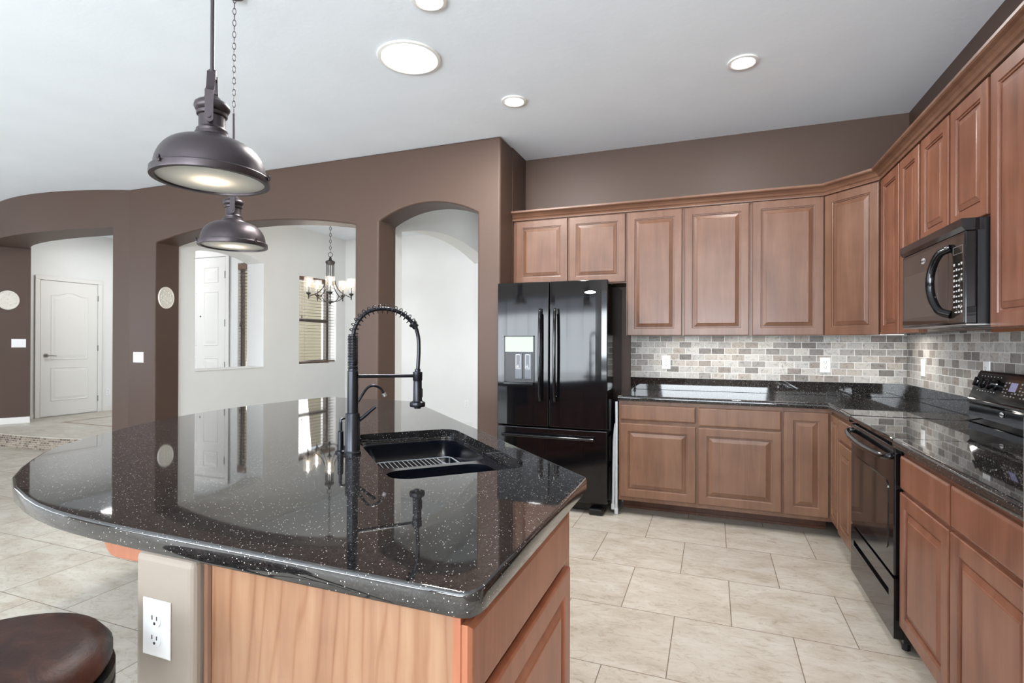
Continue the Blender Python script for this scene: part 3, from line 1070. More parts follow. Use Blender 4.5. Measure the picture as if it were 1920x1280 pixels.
ZT, ZB_ = 0.914, 0.874
r = thing('countertop', 'black granite L shaped counter along the back wall with its upstand', 'countertop', (0.3, 4.4, ZB_))
slab('counter_slab', [(-0.672, 4.047), (0.7135, 4.047), (0.7135, 3.432), (XW - G, 3.432), (XW - G, YB - G), (-0.672, YB - G)], ZB_, ZT, r)
build('upstand', MB().box(-0.664, 4.665, ZT, XW - G, YB - G, 1.016).box(1.327, 3.432, ZT, XW - G, 4.665, 1.016), 'granite_dark', r, bevel=0.002)
r = thing('countertop', 'black granite counter right of the range', 'countertop', (1.03, 2.15, ZB_))
slab('counter_slab', [(0.7135, 1.614), (XW - G, 1.614), (XW - G, 2.674), (0.7135, 2.674)], ZB_, ZT, r)
build('upstand', MB().box(1.327, 1.614, ZT, XW - G, 2.674, 1.016), 'granite_dark', r, bevel=0.002)
# backsplash
mb = MB().box(-0.664, 4.678, 1.0165, 1.338, YB - 0.0005, 1.3855)
tag(build('backsplash', mb, 'splash_x'), 'grey stone brick backsplash on the back wall', 'backsplash')
mb = MB().box(1.339, 1.614, 1.0165, XW - 0.0005, 4.677, 1.3855)
mb.box(1.339, 2.6745, 0.88, XW - 0.0005, 3.4315, 1.0165)
tag(build('backsplash', mb, 'splash_y'), 'grey stone brick backsplash on the right wall behind the range', 'backsplash')
# low stub wall closing the right counter run
mb = MB().box(0.692, 1.50, 0, XW, 1.612, 1.14)
struct('wall_stub', mb, 'beige_wall', 'low beige stub wall ending the right counter', 'wall', bevel=0.004)


# ================================================================== ISLAND
isl = [(-0.375, 0.755), (-0.357, 0.762), (-0.347, 0.780), (-0.345, 0.80), (-0.345, 1.535), (-0.352, 1.55)]
isl += [(-1.83, 3.055), (-1.87, 3.088), (-1.92, 3.10), (-2.53, 3.115), (-2.585, 3.09), (-2.62, 3.0)]
isl += [(-2.655, 2.75), (-2.685, 2.55), (-2.69, 2.35), (-2.67, 2.13), (-2.64, 1.98), (-2.575, 1.76), (-2.49, 1.58), (-2.415, 1.43), (-2.33, 1.29), (-2.235, 1.18),
        (-2.137, 1.095), (-2.03, 1.01), (-1.91, 0.93), (-1.77, 0.866), (-1.63, 0.82), (-1.54, 0.797), (-1.45, 0.781), (-1.37, 0.772), (-1.28, 0.766), (-1.15, 0.762), (-0.9, 0.760), (-0.6, 0.757)]
S2 = 2 ** -0.5


def uv(u, v):
    return ((u + v) * S2, (v - u) * S2)


SU0, SU1, SV0, SV1 = -2.34, -1.52, 0.31, 0.757
hole = [uv(*p) for p in rrect((SU0 + SU1) / 2, (SV0 + SV1) / 2, SU1 - SU0, SV1 - SV0, 0.07, 7)]
o = slab('island_countertop', isl, 0.872, ZT, None, hole, mt='granite', top_r=((0.0, -0.006), (0.0008, -0.0035), (0.0025, -0.0012), (0.005, -0.0003), (0.007, 0.0)))
tag(o, 'large black speckled granite island top with a rounded bar end', 'countertop')

r = thing('kitchen_island', 'pale maple and beige island base under the speckled black granite', 'kitchen island', (-1.2, 1.6, 0))
SF = rrect((SU0 + SU1) / 2, (SV0 + SV1) / 2, SU1 - SU0 + 0.05, SV1 - SV0 + 0.05, 0.08, 4)
base = [(-0.388, 0.796), (-0.388, 1.50), (-1.70, 2.80), (-2.0, 2.80), (-2.0, 1.8), (-1.137, 0.94), (-0.96, 0.94), (-0.96, 0.796)]
build('cabinet_body', MB().prism(base, 0.10, 0.66, 'Z'), 'wood_island_side', r)
# upper ring of the body around the sink
mb = MB()
mb.box(-0.96, 0.796, 0.66, -0.388, 0.815, 0.871)
mb.box(-0.407, 0.815, 0.66, -0.388, 1.50, 0.871)
mb.add([(-0.388, 1.50, 0.66), (-1.70, 2.80, 0.66), (-1.714, 2.786, 0.66), (-0.402, 1.486, 0.66), (-0.388, 1.50, 0.871), (-1.70, 2.80, 0.871), (-1.714, 2.786, 0.871), (-0.402, 1.486, 0.871)],
       [(0, 1, 2, 3), (4, 5, 6, 7), (0, 1, 5, 4), (1, 2, 6, 5), (2, 3, 7, 6), (3, 0, 4, 7)])
build('face_frame', mb, 'wood_island_side', r)
build('end_panel', MB().box(-0.945, 0.789, 0.0, -0.400, 0.7955, 0.871), 'wood_island', r)
build('corner_post', MB().box(-0.4, 0.786, 0.10, -0.386, 0.7955, 0.871), 'wood_island_side', r)
build('panel_moulding', MB().cyl((-0.954, 0.79, 0.0), (-0.954, 0.79, 0.871), 0.0095, 10), 'wood_base', r, smooth=True)
build('pony_wall', MB().prism([(-1.137, 0.763), (-0.965, 0.763), (-0.965, 0.94), (-1.137, 0.94)], 0, 0.871, 'Z'), 'beige_wall', r, bevel=0.016, bseg=4)
build('pony_wall', MB().prism([(-1.137, 0.941), (-2.02, 1.824), (-2.02, 2.81), (-2.15, 2.81), (-2.15, 1.77), (-1.23, 0.85)][::-1], 0, 0.871, 'Z'), 'beige_wall', r)
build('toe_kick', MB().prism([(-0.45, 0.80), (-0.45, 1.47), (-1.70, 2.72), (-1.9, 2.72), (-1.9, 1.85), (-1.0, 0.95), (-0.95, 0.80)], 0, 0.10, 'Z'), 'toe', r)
fi = frame_mtx((-0.3865, 0, 0), (0, 1, 0), (0, 0, 1), (1, 0, 0))
build('drawer', ring_face(fi, 0.788, 0.712, 1.42, 0.846, DRAW_R), 'wood_island_side', r)
build('door', ring_face(fi, 0.788, 0.13, 1.44, 0.688, DOOR_R), 'wood_island_side', r)
# diagonal doors of the sink base
a0 = Vector((-0.41, 1.52, 0)); dg_ = Vector((-S2, S2, 0))
fg = frame_mtx((a0.x, a0.y, 0), dg_, (0, 0, 1), (S2, S2, 0))
for k in range(3):
    build('door', ring_face(fg, 0.05 + k * 0.56, 0.13, 0.59 + k * 0.56, 0.688, DOOR_R), 'wood_island_side', r)
    build('drawer', ring_face(fg, 0.05 + k * 0.56, 0.712, 0.59 + k * 0.56, 0.846, DRAW_R), 'wood_island_side', r)
# corbel with a rounded nose
cp = [(-1.145, 0.871), (-1.145, 0.785)]
for k in range(9):
    a = -pi / 2 - (pi / 2) * k / 8
    cp.append((-1.352 + 0.045 * cos(a), 0.830 + 0.045 * sin(a)))
cp += [(-1.397, 0.871)]
build('corbel', MB().prism(cp, 0.862, 0.905, 'Y'), 'wood_island_side', r, bevel=0.006, bseg=3)


# --- sink
def uvl(pts_, z):
    return [(*uv(u, v), z) for u, v in pts_]


sk = thing('sink', 'black double bowl undermount sink set diagonally in the island', 'sink', (*uv((SU0 + SU1) / 2, (SV0 + SV1) / 2), 0.66))
b1 = ((-2.305, -1.85), (0.335, 0.742))
b2 = ((-1.815, -1.555), (0.335, 0.70))
# flange: plate with two holes by boolean
fo_ = rrect((SU0 + SU1) / 2, (SV0 + SV1) / 2, SU1 - SU0 + 0.04, SV1 - SV0 + 0.04, 0.085, 7)
fl = build('sink_rim', MB().loops([uvl(fo_, 0.845), uvl(fo_, 0.871)]), 'sink', sk)
for (u0, u1), (v0, v1) in (b1, b2):
    c_ = build('cutter', MB().loops([uvl(rrect((u0 + u1) / 2, (v0 + v1) / 2, u1 - u0, v1 - v0, 0.07, 7), 0.80), uvl(rrect((u0 + u1) / 2, (v0 + v1) / 2, u1 - u0, v1 - v0, 0.07, 7), 0.95)]), 'sink', sk)
    md = fl.modifiers.new('hole', 'BOOLEAN'); md.operation = 'DIFFERENCE'; md.object = c_; md.solver = 'EXACT'
    dg = bpy.context.evaluated_depsgraph_get(); dg.update()
    me = bpy.data.meshes.new_from_object(fl.evaluated_get(dg))
    fl.modifiers.clear(); fl.data = me
    bpy.data.objects.remove(c_)
for (u0, u1), (v0, v1) in (b1, b2):
    cu_, cv_, wu, wv = (u0 + u1) / 2, (v0 + v1) / 2, u1 - u0, v1 - v0
    L = []
    for ins, z in ((0.03, 0.682), (0.008, 0.705), (0.001, 0.866), (-0.008, 0.866), (-0.008, 0.70), (0.0, 0.672)):
        L.append(uvl(rrect(cu_, cv_, wu - 2 * ins, wv - 2 * ins, max(0.02, 0.07 - ins * 0.4), 7), z))
    build('bowl', MB().loops(L), 'sink', sk, smooth=True, angle=50)
    build('drain', MB().lathe([(0.042, 0.681), (0.042, 0.6855), (0.03, 0.6855), (0.026, 0.683)], (*uv(cu_, cv_), 0), 24), 'steel_wire', sk, smooth=True)
rk = thing('sink_rack', 'thin wire rack standing inside the larger sink bowl', 'sink rack', (*uv(-2.08, 0.56), 0.69))
ru0, ru1, rv0, rv1, rz = -2.285, -1.87, 0.385, 0.728, 0.797
build('rack_frame', MB().tube([(*p[:2], rz) for p in uvl(rrect((ru0 + ru1) / 2, (rv0 + rv1) / 2, ru1 - ru0, rv1 - rv0, 0.03, 4), 0)], 0.0022, 8, closed=True), 'steel_wire', rk, smooth=True)
for k in range(13):
    v = 0.41 + 0.0195 * k
    build('wire', MB().cyl((*uv(ru0, v), rz + 0.002), (*uv(ru1, v), rz + 0.002), 0.0013, 6), 'steel_wire', rk)
build('drain_ring', MB().tube([(*p[:2], rz + 0.003) for p in uvl(rrect(-2.205, 0.690, 0.13, 0.062, 0.02, 4), 0)], 0.0022, 8, closed=True), 'steel_wire', rk, smooth=True)
for (u, v) in ((ru0 + 0.02, rv0 + 0.01), (ru1 - 0.02, rv0 + 0.01), (ru0 + 0.02, rv1 - 0.01), (ru1 - 0.02, rv1 - 0.01)):
    build('foot', MB().cyl((*uv(u, v), 0.683), (*uv(u, v), rz), 0.003, 8), 'steel_wire', rk)

# --- faucet, local frame: x = toward the sink (v direction)
FX, FY = uv(-1.941, 0.258)
fa = thing('faucet', 'tall gunmetal spring spout kitchen faucet with pull down sprayer', 'faucet', (FX, FY, ZT), pi / 4)
build('base', MB().lathe([(0.030, 0), (0.030, 0.008), (0.0265, 0.012), (0.0255, 0.016), (0.0255, 0.142), (0.0235, 0.146), (0.019, 0.147), (0.019, 0.293), (0.0165, 0.296), (0.0165, 0.300)], seg=32), 'faucet', fa, smooth=True, local=True)
# coil neck
hel = []
N = 24
turns = 22
for k in range(turns * N + 1):
    a = 2 * pi * k / N
    hel.append((0.0165 * cos(a), 0.0165 * sin(a), 0.300 + 0.118 * k / (turns * N)))
build('neck_coil', MB().tube(hel, 0.0022, 6).cyl((0, 0, 0.296), (0, 0, 0.42), 0.0125, 16), 'faucet', fa, smooth=True, local=True)
# hose arch
def bez(ctrl, n):
    """catmull-rom through points"""
    P_ = [Vector(c) for c in ctrl]
    P_ = [P_[0] * 2 - P_[1]] + P_ + [P_[-1] * 2 - P_[-2]]
    out = []
    for i in range(1, len(P_) - 2):
        for k in range(n):
            t_ = k / n
            p0, p1, p2, p3 = P_[i - 1:i + 3]
            out.append(0.5 * ((2 * p1) + (p2 - p0) * t_ + (2 * p0 - 5 * p1 + 4 * p2 - p3) * t_ ** 2 + (3 * p1 - p0 - 3 * p2 + p3) * t_ ** 3))
    out.append(P_[-2])
    return out


hp_ = bez([(0, 0, 0.415), (0.004, 0, 0.44), (0.017, 0, 0.470), (0.040, 0, 0.497), (0.070, 0, 0.512), (0.105, 0, 0.517), (0.140, 0, 0.514), (0.170, 0, 0.503), (0.197, 0, 0.484), (0.217, 0, 0.462)], 8)
build('hose', MB().tube(hp_, 0.0072, 12), 'faucet', fa, smooth=True, local=True)
# spring around the arch
cum = [0]
for i in range(1, len(hp_)):
    cum.append(cum[-1] + (hp_[i] - hp_[i - 1]).length)
tot = cum[-1]
sp_ = []
nt_ = 16
for k in range(nt_ * 18 + 1):
    s = tot * k / (nt_ * 18)
    i = max(j for j in range(len(cum)) if cum[j] <= s)
    i = min(i, len(hp_) - 2)
    f_ = (s - cum[i]) / max(1e-6, cum[i + 1] - cum[i])
    p_ = hp_[i].lerp(hp_[i + 1], f_)
    tg = (hp_[i + 1] - hp_[i]).normalized()
    nx = Vector((0, 1, 0)); ny = tg.cross(nx)
    a = 2 * pi * k / 18
    rr = 0.0155 if k > 6 else 0.0155
    sp_.append(p_ + nx * rr * cos(a) + ny * rr * sin(a))
build('spring', MB().tube(sp_, 0.0017, 6), 'faucet', fa, smooth=True, local=True)
e_ = (hp_[-1] - hp_[-2]).normalized()
build('collar', MB().tube([hp_[-1] - e_ * 0.008, hp_[-1] + e_ * 0.001, hp_[-1] + e_ * 0.002, hp_[-1] + e_ * 0.014], [0.0155, 0.0155, 0.0125, 0.0125], 20), 'faucet', fa, smooth=True, local=True)
dh = bez([tuple(hp_[-1] + e_ * 0.01), (0.230, 0, 0.435), (0.2355, 0, 0.405), (0.2365, 0, 0.360), (0.234, 0, 0.310), (0.2325, 0, 0.288)], 8)
build('spray_hose', MB().tube(dh, 0.0072, 12), 'faucet', fa, smooth=True, local=True)
build('spray_head', MB().lathe([(0.0085, 0.298), (0.0105, 0.296), (0.0105, 0.288), (0.0175, 0.286), (0.0175, 0.256), (0.0155, 0.253), (0.0155, 0.252), (0.0165, 0.185), (0.0185, 0.178), (0.0275, 0.174), (0.0285, 0.170), (0.0285, 0.160), (0.027, 0.157), (0.013, 0.156), (0.012, 0.150)][::-1], (0.2325, 0, 0), 28), 'faucet', fa, smooth=True, local=True)
build('spray_button', MB().box(0.245, -0.005, 0.19, 0.2515, 0.005, 0.225), 'black_satin', fa, bevel=0.003, local=True)
build('support_arm', MB().cyl((0.017, 0, 0.275), (0.217, 0, 0.272), 0.0062, 14), 'faucet', fa, smooth=True, local=True)
build('handle', MB().tube([(0.02, -0.004, 0.120), (0.032, -0.006, 0.127), (0.078, -0.010, 0.166)], [0.0085, 0.0065, 0.0055], 12), 'faucet', fa, smooth=True, local=True)
# filtered water tap behind
TXp, TYp = uv(-2.075, 0.262)
ft = thing('water_tap', 'slender gunmetal filtered water tap with a hooked spout', 'tap', (TXp, TYp, ZT), pi / 4)
build('base', MB().lathe([(0.022, 0), (0.022, 0.006), (0.012, 0.010), (0.011, 0.05), (0.008, 0.055)], seg=24), 'faucet', ft, smooth=True, local=True)
build('spout', MB().tube(bez([(0, 0, 0.05), (0.002, 0, 0.09), (0.02, 0, 0.145), (0.045, 0, 0.19), (0.068, 0, 0.222), (0.092, 0, 0.229), (0.115, 0, 0.219), (0.131, 0, 0.195)], 8), 0.0052, 10), 'faucet', ft, smooth=True, local=True)
build('tip', MB().cyl((0.129, 0, 0.199), (0.135, 0, 0.187), 0.0075, 12), 'alu', ft, smooth=True, local=True)
# side sprayer / air switch left of the faucet
TXp, TYp = uv(-1.985, 0.222)
ft = thing('soap_dispenser', 'small black soap pump directly behind the faucet base', 'soap dispenser', (TXp, TYp, ZT), pi / 4)
build('bottle_neck', MB().lathe([(0.018, 0), (0.018, 0.006), (0.011, 0.010), (0.010, 0.075), (0.006, 0.08), (0.006, 0.11)], seg=20), 'faucet', ft, smooth=True, local=True)
build('spout', MB().tube([(0, 0, 0.105), (0.0, 0.0, 0.118), (0.015, 0.01, 0.122), (0.035, 0.02, 0.114)], 0.005, 10), 'faucet', ft, smooth=True, local=True)


# ================================================================== FRIDGE
fx0, fx1, fyf = -1.637, -0.741, 3.985
r = thing('refrigerator', 'black french door refrigerator with in door dispenser', 'refrigerator', ((fx0 + fx1) / 2, 4.3, 0))
build('body', MB().box(fx0 + 0.004, 4.06, 0.075, fx1 - 0.003, 4.66, 1.775), 'black_gloss', r, bevel=0.004)
xs = -1.2
zs = 0.645


def fdoor(x0, x1, z0, z1):
    m_ = MB()
    n = 10
    prof_ = []
    for k in range(n + 1):
        s = -1 + 2 * k / n
        prof_.append(((x0 + x1) / 2 + s * (x1 - x0) / 2, fyf + 0.010 * s * s - 0.004))
    return m_.prism([(x1, 4.058), (x0, 4.058)] + prof_, z0, z1, 'Z')


ld = build('door', fdoor(fx0, xs - 0.003, zs + 0.006, 1.79), 'black_gloss', r, bevel=0.006, bseg=3)
rd = build('door', fdoor(xs + 0.003, fx1, zs + 0.006, 1.79), 'black_gloss', r, bevel=0.006, bseg=3)
fz = build('freezer_drawer', fdoor(fx0, fx1, 0.09, zs - 0.004), 'black_gloss', r, bevel=0.006, bseg=3)
for p_, x in ((ld, -1.262), (rd, -1.142)):
    m_ = MB()
    m_.tube(bez([(x, fyf - 0.030, 1.575), (x, fyf - 0.045, 1.50), (x, fyf - 0.052, 1.22), (x, fyf - 0.045, 0.93), (x, fyf - 0.030, 0.855)], 6), 0.0125, 12)
    m_.box(x - 0.012, fyf - 0.04, 1.535, x + 0.012, fyf + 0.002, 1.573)
    m_.box(x - 0.012, fyf - 0.04, 0.857, x + 0.012, fyf + 0.002, 0.893)
    build('handle', m_, 'black_gloss', p_, smooth=True)
m_ = MB().tube([(-1.575, fyf - 0.045, 0.578), (-0.835, fyf - 0.045, 0.578)], 0.0125, 12)
for x in (-1.55, -0.86):
    m_.box(x - 0.018, fyf - 0.045, 0.568, x + 0.018, fyf + 0.004, 0.588)
build('handle', m_, 'black_gloss', fz, smooth=True)
# dispenser
dx0, dx1 = -1.572, -1.318
m_ = MB().box(dx0, fyf - 0.012, 0.985, dx0 + 0.008, fyf + 0.006, 1.365).box(dx1 - 0.008, fyf - 0.012, 0.985, dx1, fyf + 0.006, 1.365)
m_.box(dx0, fyf - 0.012, 1.357, dx1, fyf + 0.006, 1.365)
dp = build('dispenser', m_, 'black_satin', ld)
build('control_panel', MB().box(dx0 + 0.008, fyf - 0.010, 1.237, dx1 - 0.008, fyf + 0.004, 1.357), 'panel_silver', ld)
build('dispenser_recess', MB().box(dx0 + 0.008, fyf - 0.0095, 1.0, dx1 - 0.008, fyf + 0.004, 1.236), 'black_satin', ld)
build('dispenser_tray', MB().box(dx0, fyf - 0.035, 0.972, dx1, fyf + 0.004, 0.998), 'black_gloss', ld, bevel=0.006)
for x0 in (dx0 + 0.095, dx0 + 0.175):
    build('paddle', MB().box(x0, fyf - 0.016, 1.02, x0 + 0.062, fyf - 0.009, 1.225), 'paddle', ld, bevel=0.003)
    mm = MB()
    for q in ((x0 + 0.008, 1.10, x0 + 0.010, 1.215), (x0 + 0.044, 1.10, x0 + 0.046, 1.215), (x0 + 0.008, 1.213, x0 + 0.046, 1.215), (x0 + 0.008, 1.10, x0 + 0.046, 1.102)):
        mm.box(q[0], fyf - 0.0175, q[1], q[2], fyf - 0.016, q[3])
    build('paddle_outline', mm, 'white_plastic', ld)
    mm = MB()
    for (cx_, cz_) in ((0.018, 1.118), (0.030, 1.112), (0.027, 1.128)):
        mm.tube([(x0 + cx_ + 0.006 * cos(a * pi / 6), fyf - 0.017, cz_ + 0.006 * sin(a * pi / 6)) for a in range(12)], 0.0008, 5, closed=True)
    build('paddle_icon', mm, 'white_plastic', ld)
# feet and kick grille
for x in (fx0 + 0.09, fx1 - 0.09):
    build('foot', MB().box(x - 0.05, 3.985, 0.0, x + 0.055, 4.09, 0.05), 'black_satin', r, bevel=0.012)
build('kick_grille', MB().box(fx0 + 0.03, 4.075, 0.012, fx1 - 0.03, 4.10, 0.0745), 'black_satin', r)


def badge(parent, fm, txt, w_, h_):
    """oval badge with lettering, fm origin at its centre"""
    L = []
    for s_, d in ((1, 0), (1, 0.0018), (0.9, 0.003)):
        L.append([(s_ * w_ / 2 * cos(2 * pi * k / 28), s_ * h_ / 2 * sin(2 * pi * k / 28), d) for k in range(28)])
    b_ = build('badge', MB().loops(L, mtx=fm), 'silver', parent, smooth=True)
    text_mesh('badge_lettering', txt, h_ * 0.50, fm @ Matrix.Translation((0, 0, 0.0032)), 'slot', b_)


badge(rd, frame_mtx((-0.872, fyf - 0.0035, 1.695), (1, 0, 0), (0, 0, 1), (0, -1, 0)), 'Whirlpool', 0.088, 0.026)

# folded step ladder between refrigerator and base cabinet
r = thing('step_ladder', 'folded white step ladder standing between refrigerator and cabinet', 'ladder', (-0.703, 4.12, 0))
build('rail', MB().tube([(-0.688, 4.092, 0.002), (-0.688, 4.092, 0.80), (-0.690, 4.098, 0.86)], 0.0105, 10), 'vinyl_white', r, smooth=True)
build('rail', MB().tube([(-0.714, 4.10, 0.045), (-0.708, 4.10, 0.55), (-0.696, 4.10, 0.69)], 0.011, 10), 'vinyl_white', r, smooth=True)
build('rail', MB().tube([(-0.690, 4.42, 0.002), (-0.690, 4.42, 0.84)], 0.0105, 10), 'vinyl_white', r, smooth=True)
for z in (0.3, 0.55):
    build('rung', MB().box(-0.704, 4.10, z, -0.684, 4.42, z + 0.03), 'blue', r)
for p_ in ((-0.688, 4.092, 0.0), (-0.714, 4.10, 0.03)):
    build('foot', MB().box(p_[0] - 0.013, p_[1] - 0.013, p_[2], p_[0] + 0.013, p_[1] + 0.013, p_[2] + 0.045), 'vinyl_white', r, bevel=0.003)


# ================================================================== MICROWAVE
my0, my1, mx = 2.606, 3.347, 0.938
r = thing('microwave', 'black over the range microwave with curved handle', 'microwave', (1.14, 2.98, 1.388))
build('body', MB().box(mx + 0.04, my0 + 0.002, 1.392, XW - G, my1, 1.813), 'black_satin', r)
fmw = frame_mtx((mx, my1, 1.388), (0, -1, 0), (0, 0, 1), (-1, 0, 0))
Wm = my1 - my0
build('front_frame', MB().box(0.0, 0.004, -0.039, Wm, 0.375, 0.0, fmw), 'black_gloss', r, bevel=0.004)
build('vent_hood', MB().prism([(0.0, 0.376), (0.012, 0.392), (0.012, 0.424), (-0.06, 0.424), (-0.06, 0.376)], 0, Wm, 'X',
                              fmw @ Matrix(((1, 0, 0, 0), (0, 0, 1, 0), (0, 1, 0, 0), (0, 0, 0, 1)))), 'black_gloss', r)
build('door_glass', MB().box(0.012, 0.012, 0.0, Wm - 0.15, 0.36, 0.004, fmw), 'window_glass_dark', r, bevel=0.002)
build('door_window', MB().box(0.05, 0.05, 0.004, Wm - 0.26, 0.265, 0.006, fmw), mat('mesh window', (0.05, 0.042, 0.035, 1), 0.2, ior=1.6), r)
cpnl = build('control_panel', MB().box(Wm - 0.148, 0.012, 0.0, Wm - 0.006, 0.36, 0.004, fmw), 'window_glass_dark', r)
mm = MB()
for row in range(10):
    for c in range(4):
        if (row * 7 + c * 3) % 11 == 0:
            continue
        x = Wm - 0.098 + c * 0.023
        z = 0.05 + row * 0.0215
        mm.box(x, z, 0.004, x + 0.013, z + 0.006 + (0.004 if (row + c) % 3 == 0 else 0), 0.0046, fmw)
build('key_print', mm, 'print', cpnl)
mm = MB()
for q in ((0, 0, 0.09, 0.0015), (0, 0.03, 0.09, 0.0315), (0, 0, 0.0015, 0.03), (0.0885, 0, 0.09, 0.03)):
    mm.box(Wm - 0.102 + q[0], 0.29 + q[1], 0.004, Wm - 0.102 + q[2], 0.29 + q[3], 0.0046, fmw)
build('display_outline', mm, 'print_dim', cpnl)
hx = Wm - 0.165
hpts = bez([(hx + 0.045, 0.325, 0.004), (hx + 0.01, 0.305, 0.035), (hx - 0.02, 0.25, 0.05), (hx - 0.03, 0.185, 0.055), (hx - 0.02, 0.12, 0.05), (hx + 0.01, 0.065, 0.035), (hx + 0.045, 0.045, 0.004)], 6)
build('handle', MB().tube([fmw @ p_ for p_ in hpts], 0.0165, 14), 'black_gloss', r, smooth=True)
badge(r, frame_mtx((mx - 0.004, my1 - 0.305, 1.388 + 0.315), (0, -1, 0), (0, 0, 1), (-1, 0, 0)), 'Whirlpool', 0.05, 0.028)
build('bottom_plate', MB().box(-0.0, 0.0, -0.40, Wm, 0.0035, -0.002, fmw), 'alu', r)
mm = MB()
for k in range(2):
    mm.box(0.1 + k * 0.33, -0.002, -0.3, 0.31 + k * 0.33, 0.0, -0.1, fmw)
build('vent_filter', mm, 'black_satin', r)
mb = MB().box(1.31, 2.606, 1.371, 1.3385, 3.345, 1.3875)
tag(build('mounting_rail', mb, mat('raw orange wood', rgb(150, 86, 44), 0.5)), 'thin orange wood strip under the microwave against the tile', 'rail')

# under cabinet light fixtures
for (x0, y0, x1, y1, lab) in ((1.18, 1.75, 1.30, 2.55, 'slim grey light fixture under the wall cabinet right of the microwave'),
                              (0.98, 4.28, 1.22, 4.33, 'slim grey light fixture under the angled corner cabinet'),
                              (-0.45, 4.40, 0.6, 4.45, 'long slim grey light fixture under the back wall cabinets')):
    r = thing('under_cabinet_light', lab, 'light', ((x0 + x1) / 2, (y0 + y1) / 2, 1.335), group='under cabinet lights')
    build('housing', MB().box(x0, y0, 1.3755, x1, y1, 1.3858), 'alu', r, bevel=0.003)
    build('diffuser', MB().box(x0 + 0.01, y0 + 0.01, 1.3725, x1 - 0.01, y1 - 0.01, 1.3753), 'emit_strip', r)
    area('under_cabinet_lamp', ((x0 + x1) / 2, (y0 + y1) / 2, 1.371), (0, 0.001, -1), x1 - x0, y1 - y0, 1.5 * (x1 - x0) * (1 if x1 - x0 > 0.5 else 2) + 0.5, (1, 0.95, 0.88))

# ================================================================== RANGE
ry0, ry1, rx = 2.680, 3.426, 0.722
r = thing('range', 'black freestanding glass top electric range between the counters', 'range', (1.03, 3.05, 0))
build('body', MB().box(rx + 0.035, ry0, 0.045, 1.335, ry1, 0.888), 'black_satin', r)
build('cooktop', MB().box(rx - 0.008, ry0 - 0.001, 0.889, 1.25, ry1 + 0.001, 0.9115), 'black_glass', r, bevel=0.005, bseg=3)
frg = frame_mtx((rx, ry1, 0), (0, -1, 0), (0, 0, 1), (-1, 0, 0))
Wr = ry1 - ry0
dr = build('oven_door', MB().box(0.002, 0.325, -0.034, Wr - 0.002, 0.872, 0.0, frg), 'black_gloss', r, bevel=0.006, bseg=3)
build('oven_window', MB().prism(rrect(Wr / 2, 0.56, Wr - 0.16, 0.30, 0.03, 5), 0.0, 0.003, 'Z', frg), 'window_glass_dark', dr)
hpts = bez([(0.012, 0.835, 0.0), (0.02, 0.828, 0.022), (0.12, 0.820, 0.036), (Wr / 2, 0.814, 0.044), (Wr - 0.12, 0.820, 0.036), (Wr - 0.02, 0.828, 0.022), (Wr - 0.012, 0.835, 0.0)], 6)
build('handle', MB().tube([frg @ p_ for p_ in hpts], 0.014, 14), 'black_gloss', dr, smooth=True)
sd = build('storage_drawer', MB().box(0.002, 0.06, -0.034, Wr - 0.002, 0.215, 0.0, frg).box(0.002, 0.245, -0.034, Wr - 0.002, 0.312, 0.0, frg).box(0.002, 0.215, -0.034, 0.06, 0.245, 0.0, frg).box(Wr - 0.07, 0.215, -0.034, Wr - 0.002, 0.245, 0.0, frg).box(0.06, 0.215, -0.034, Wr - 0.07, 0.245, -0.02, frg), 'black_gloss', r)
for (x_, y_) in ((0.78, ry0 + 0.05), (0.78, ry1 - 0.05), (1.28, ry0 + 0.05), (1.28, ry1 - 0.05)):
    build('leg', MB().cyl((x_, y_, 0.0), (x_, y_, 0.046), 0.016, 12), 'black_satin', r)
# backguard
bp_ = [(1.337, 0.9125), (1.250, 0.9125), (1.246, 0.945), (1.252, 1.005), (1.240, 1.018), (1.240, 1.030), (1.246, 1.036), (1.290, 1.165), (1.298, 1.176), (1.337, 1.176)]
bg = build('backguard', MB().prism(bp_, ry0 + 0.001, ry1 - 0.001, 'Y'), 'black_gloss', r, bevel=0.003)
nrm = Vector((-(1.165 - 1.036), 0, (1.290 - 1.246))).normalized()
upv = Vector((1.290 - 1.246, 0, 1.165 - 1.036)).normalized()
fbg = frame_mtx((1.246, ry1, 1.036), (0, -1, 0), upv, nrm)
for i, y in enumerate((3.342, 3.275, 3.205)):
    k_ = fbg @ Matrix.Translation((ry1 - y, 0.083, 0))
    kn = build('knob', MB().lathe([(0.027, 0.001), (0.027, 0.006), (0.022, 0.010), (0.020, 0.026), (0.017, 0.029)], seg=24, mtx=k_), 'black_gloss', bg, smooth=True)
    build('knob_grip', MB().box(-0.0055, -0.022, 0.026, 0.0055, 0.022, 0.036, k_), 'black_gloss', kn, bevel=0.002)
cp_ = build('display_panel', MB().box(ry1 - 3.125, 0.028, 0.0, ry1 - 2.86, 0.118, 0.0025, fbg), 'window_glass_dark', bg)
build('lcd', MB().box(ry1 - 3.068, 0.062, 0.0025, ry1 - 3.01, 0.104, 0.0032, fbg), 'lcd', cp_)
mm = MB()
for row in range(5):
    for c in range(9):
        x = ry1 - 3.118 + c * 0.027
        z = 0.036 + row * 0.0155
        if 1 < c < 5 and row > 1 or (row + c * 2) % 5 == 0:
            continue
        mm.box(x, z, 0.0025, x + 0.013, z + 0.004 + 0.003 * ((row + c) % 2), 0.003, fbg)
build('key_print', mm, 'print_dim', cp_)
mm = MB()
for k in range(7):
    mm.box(0.06 + k * 0.028, 0.044, 0.0, 0.068 + k * 0.028, 0.047, 0.0006, fbg)
    mm.box(0.05 + k * 0.032, 0.120, 0.0, 0.056 + k * 0.032, 0.123, 0.0006, fbg)
build('knob_print', mm, 'print', bg)
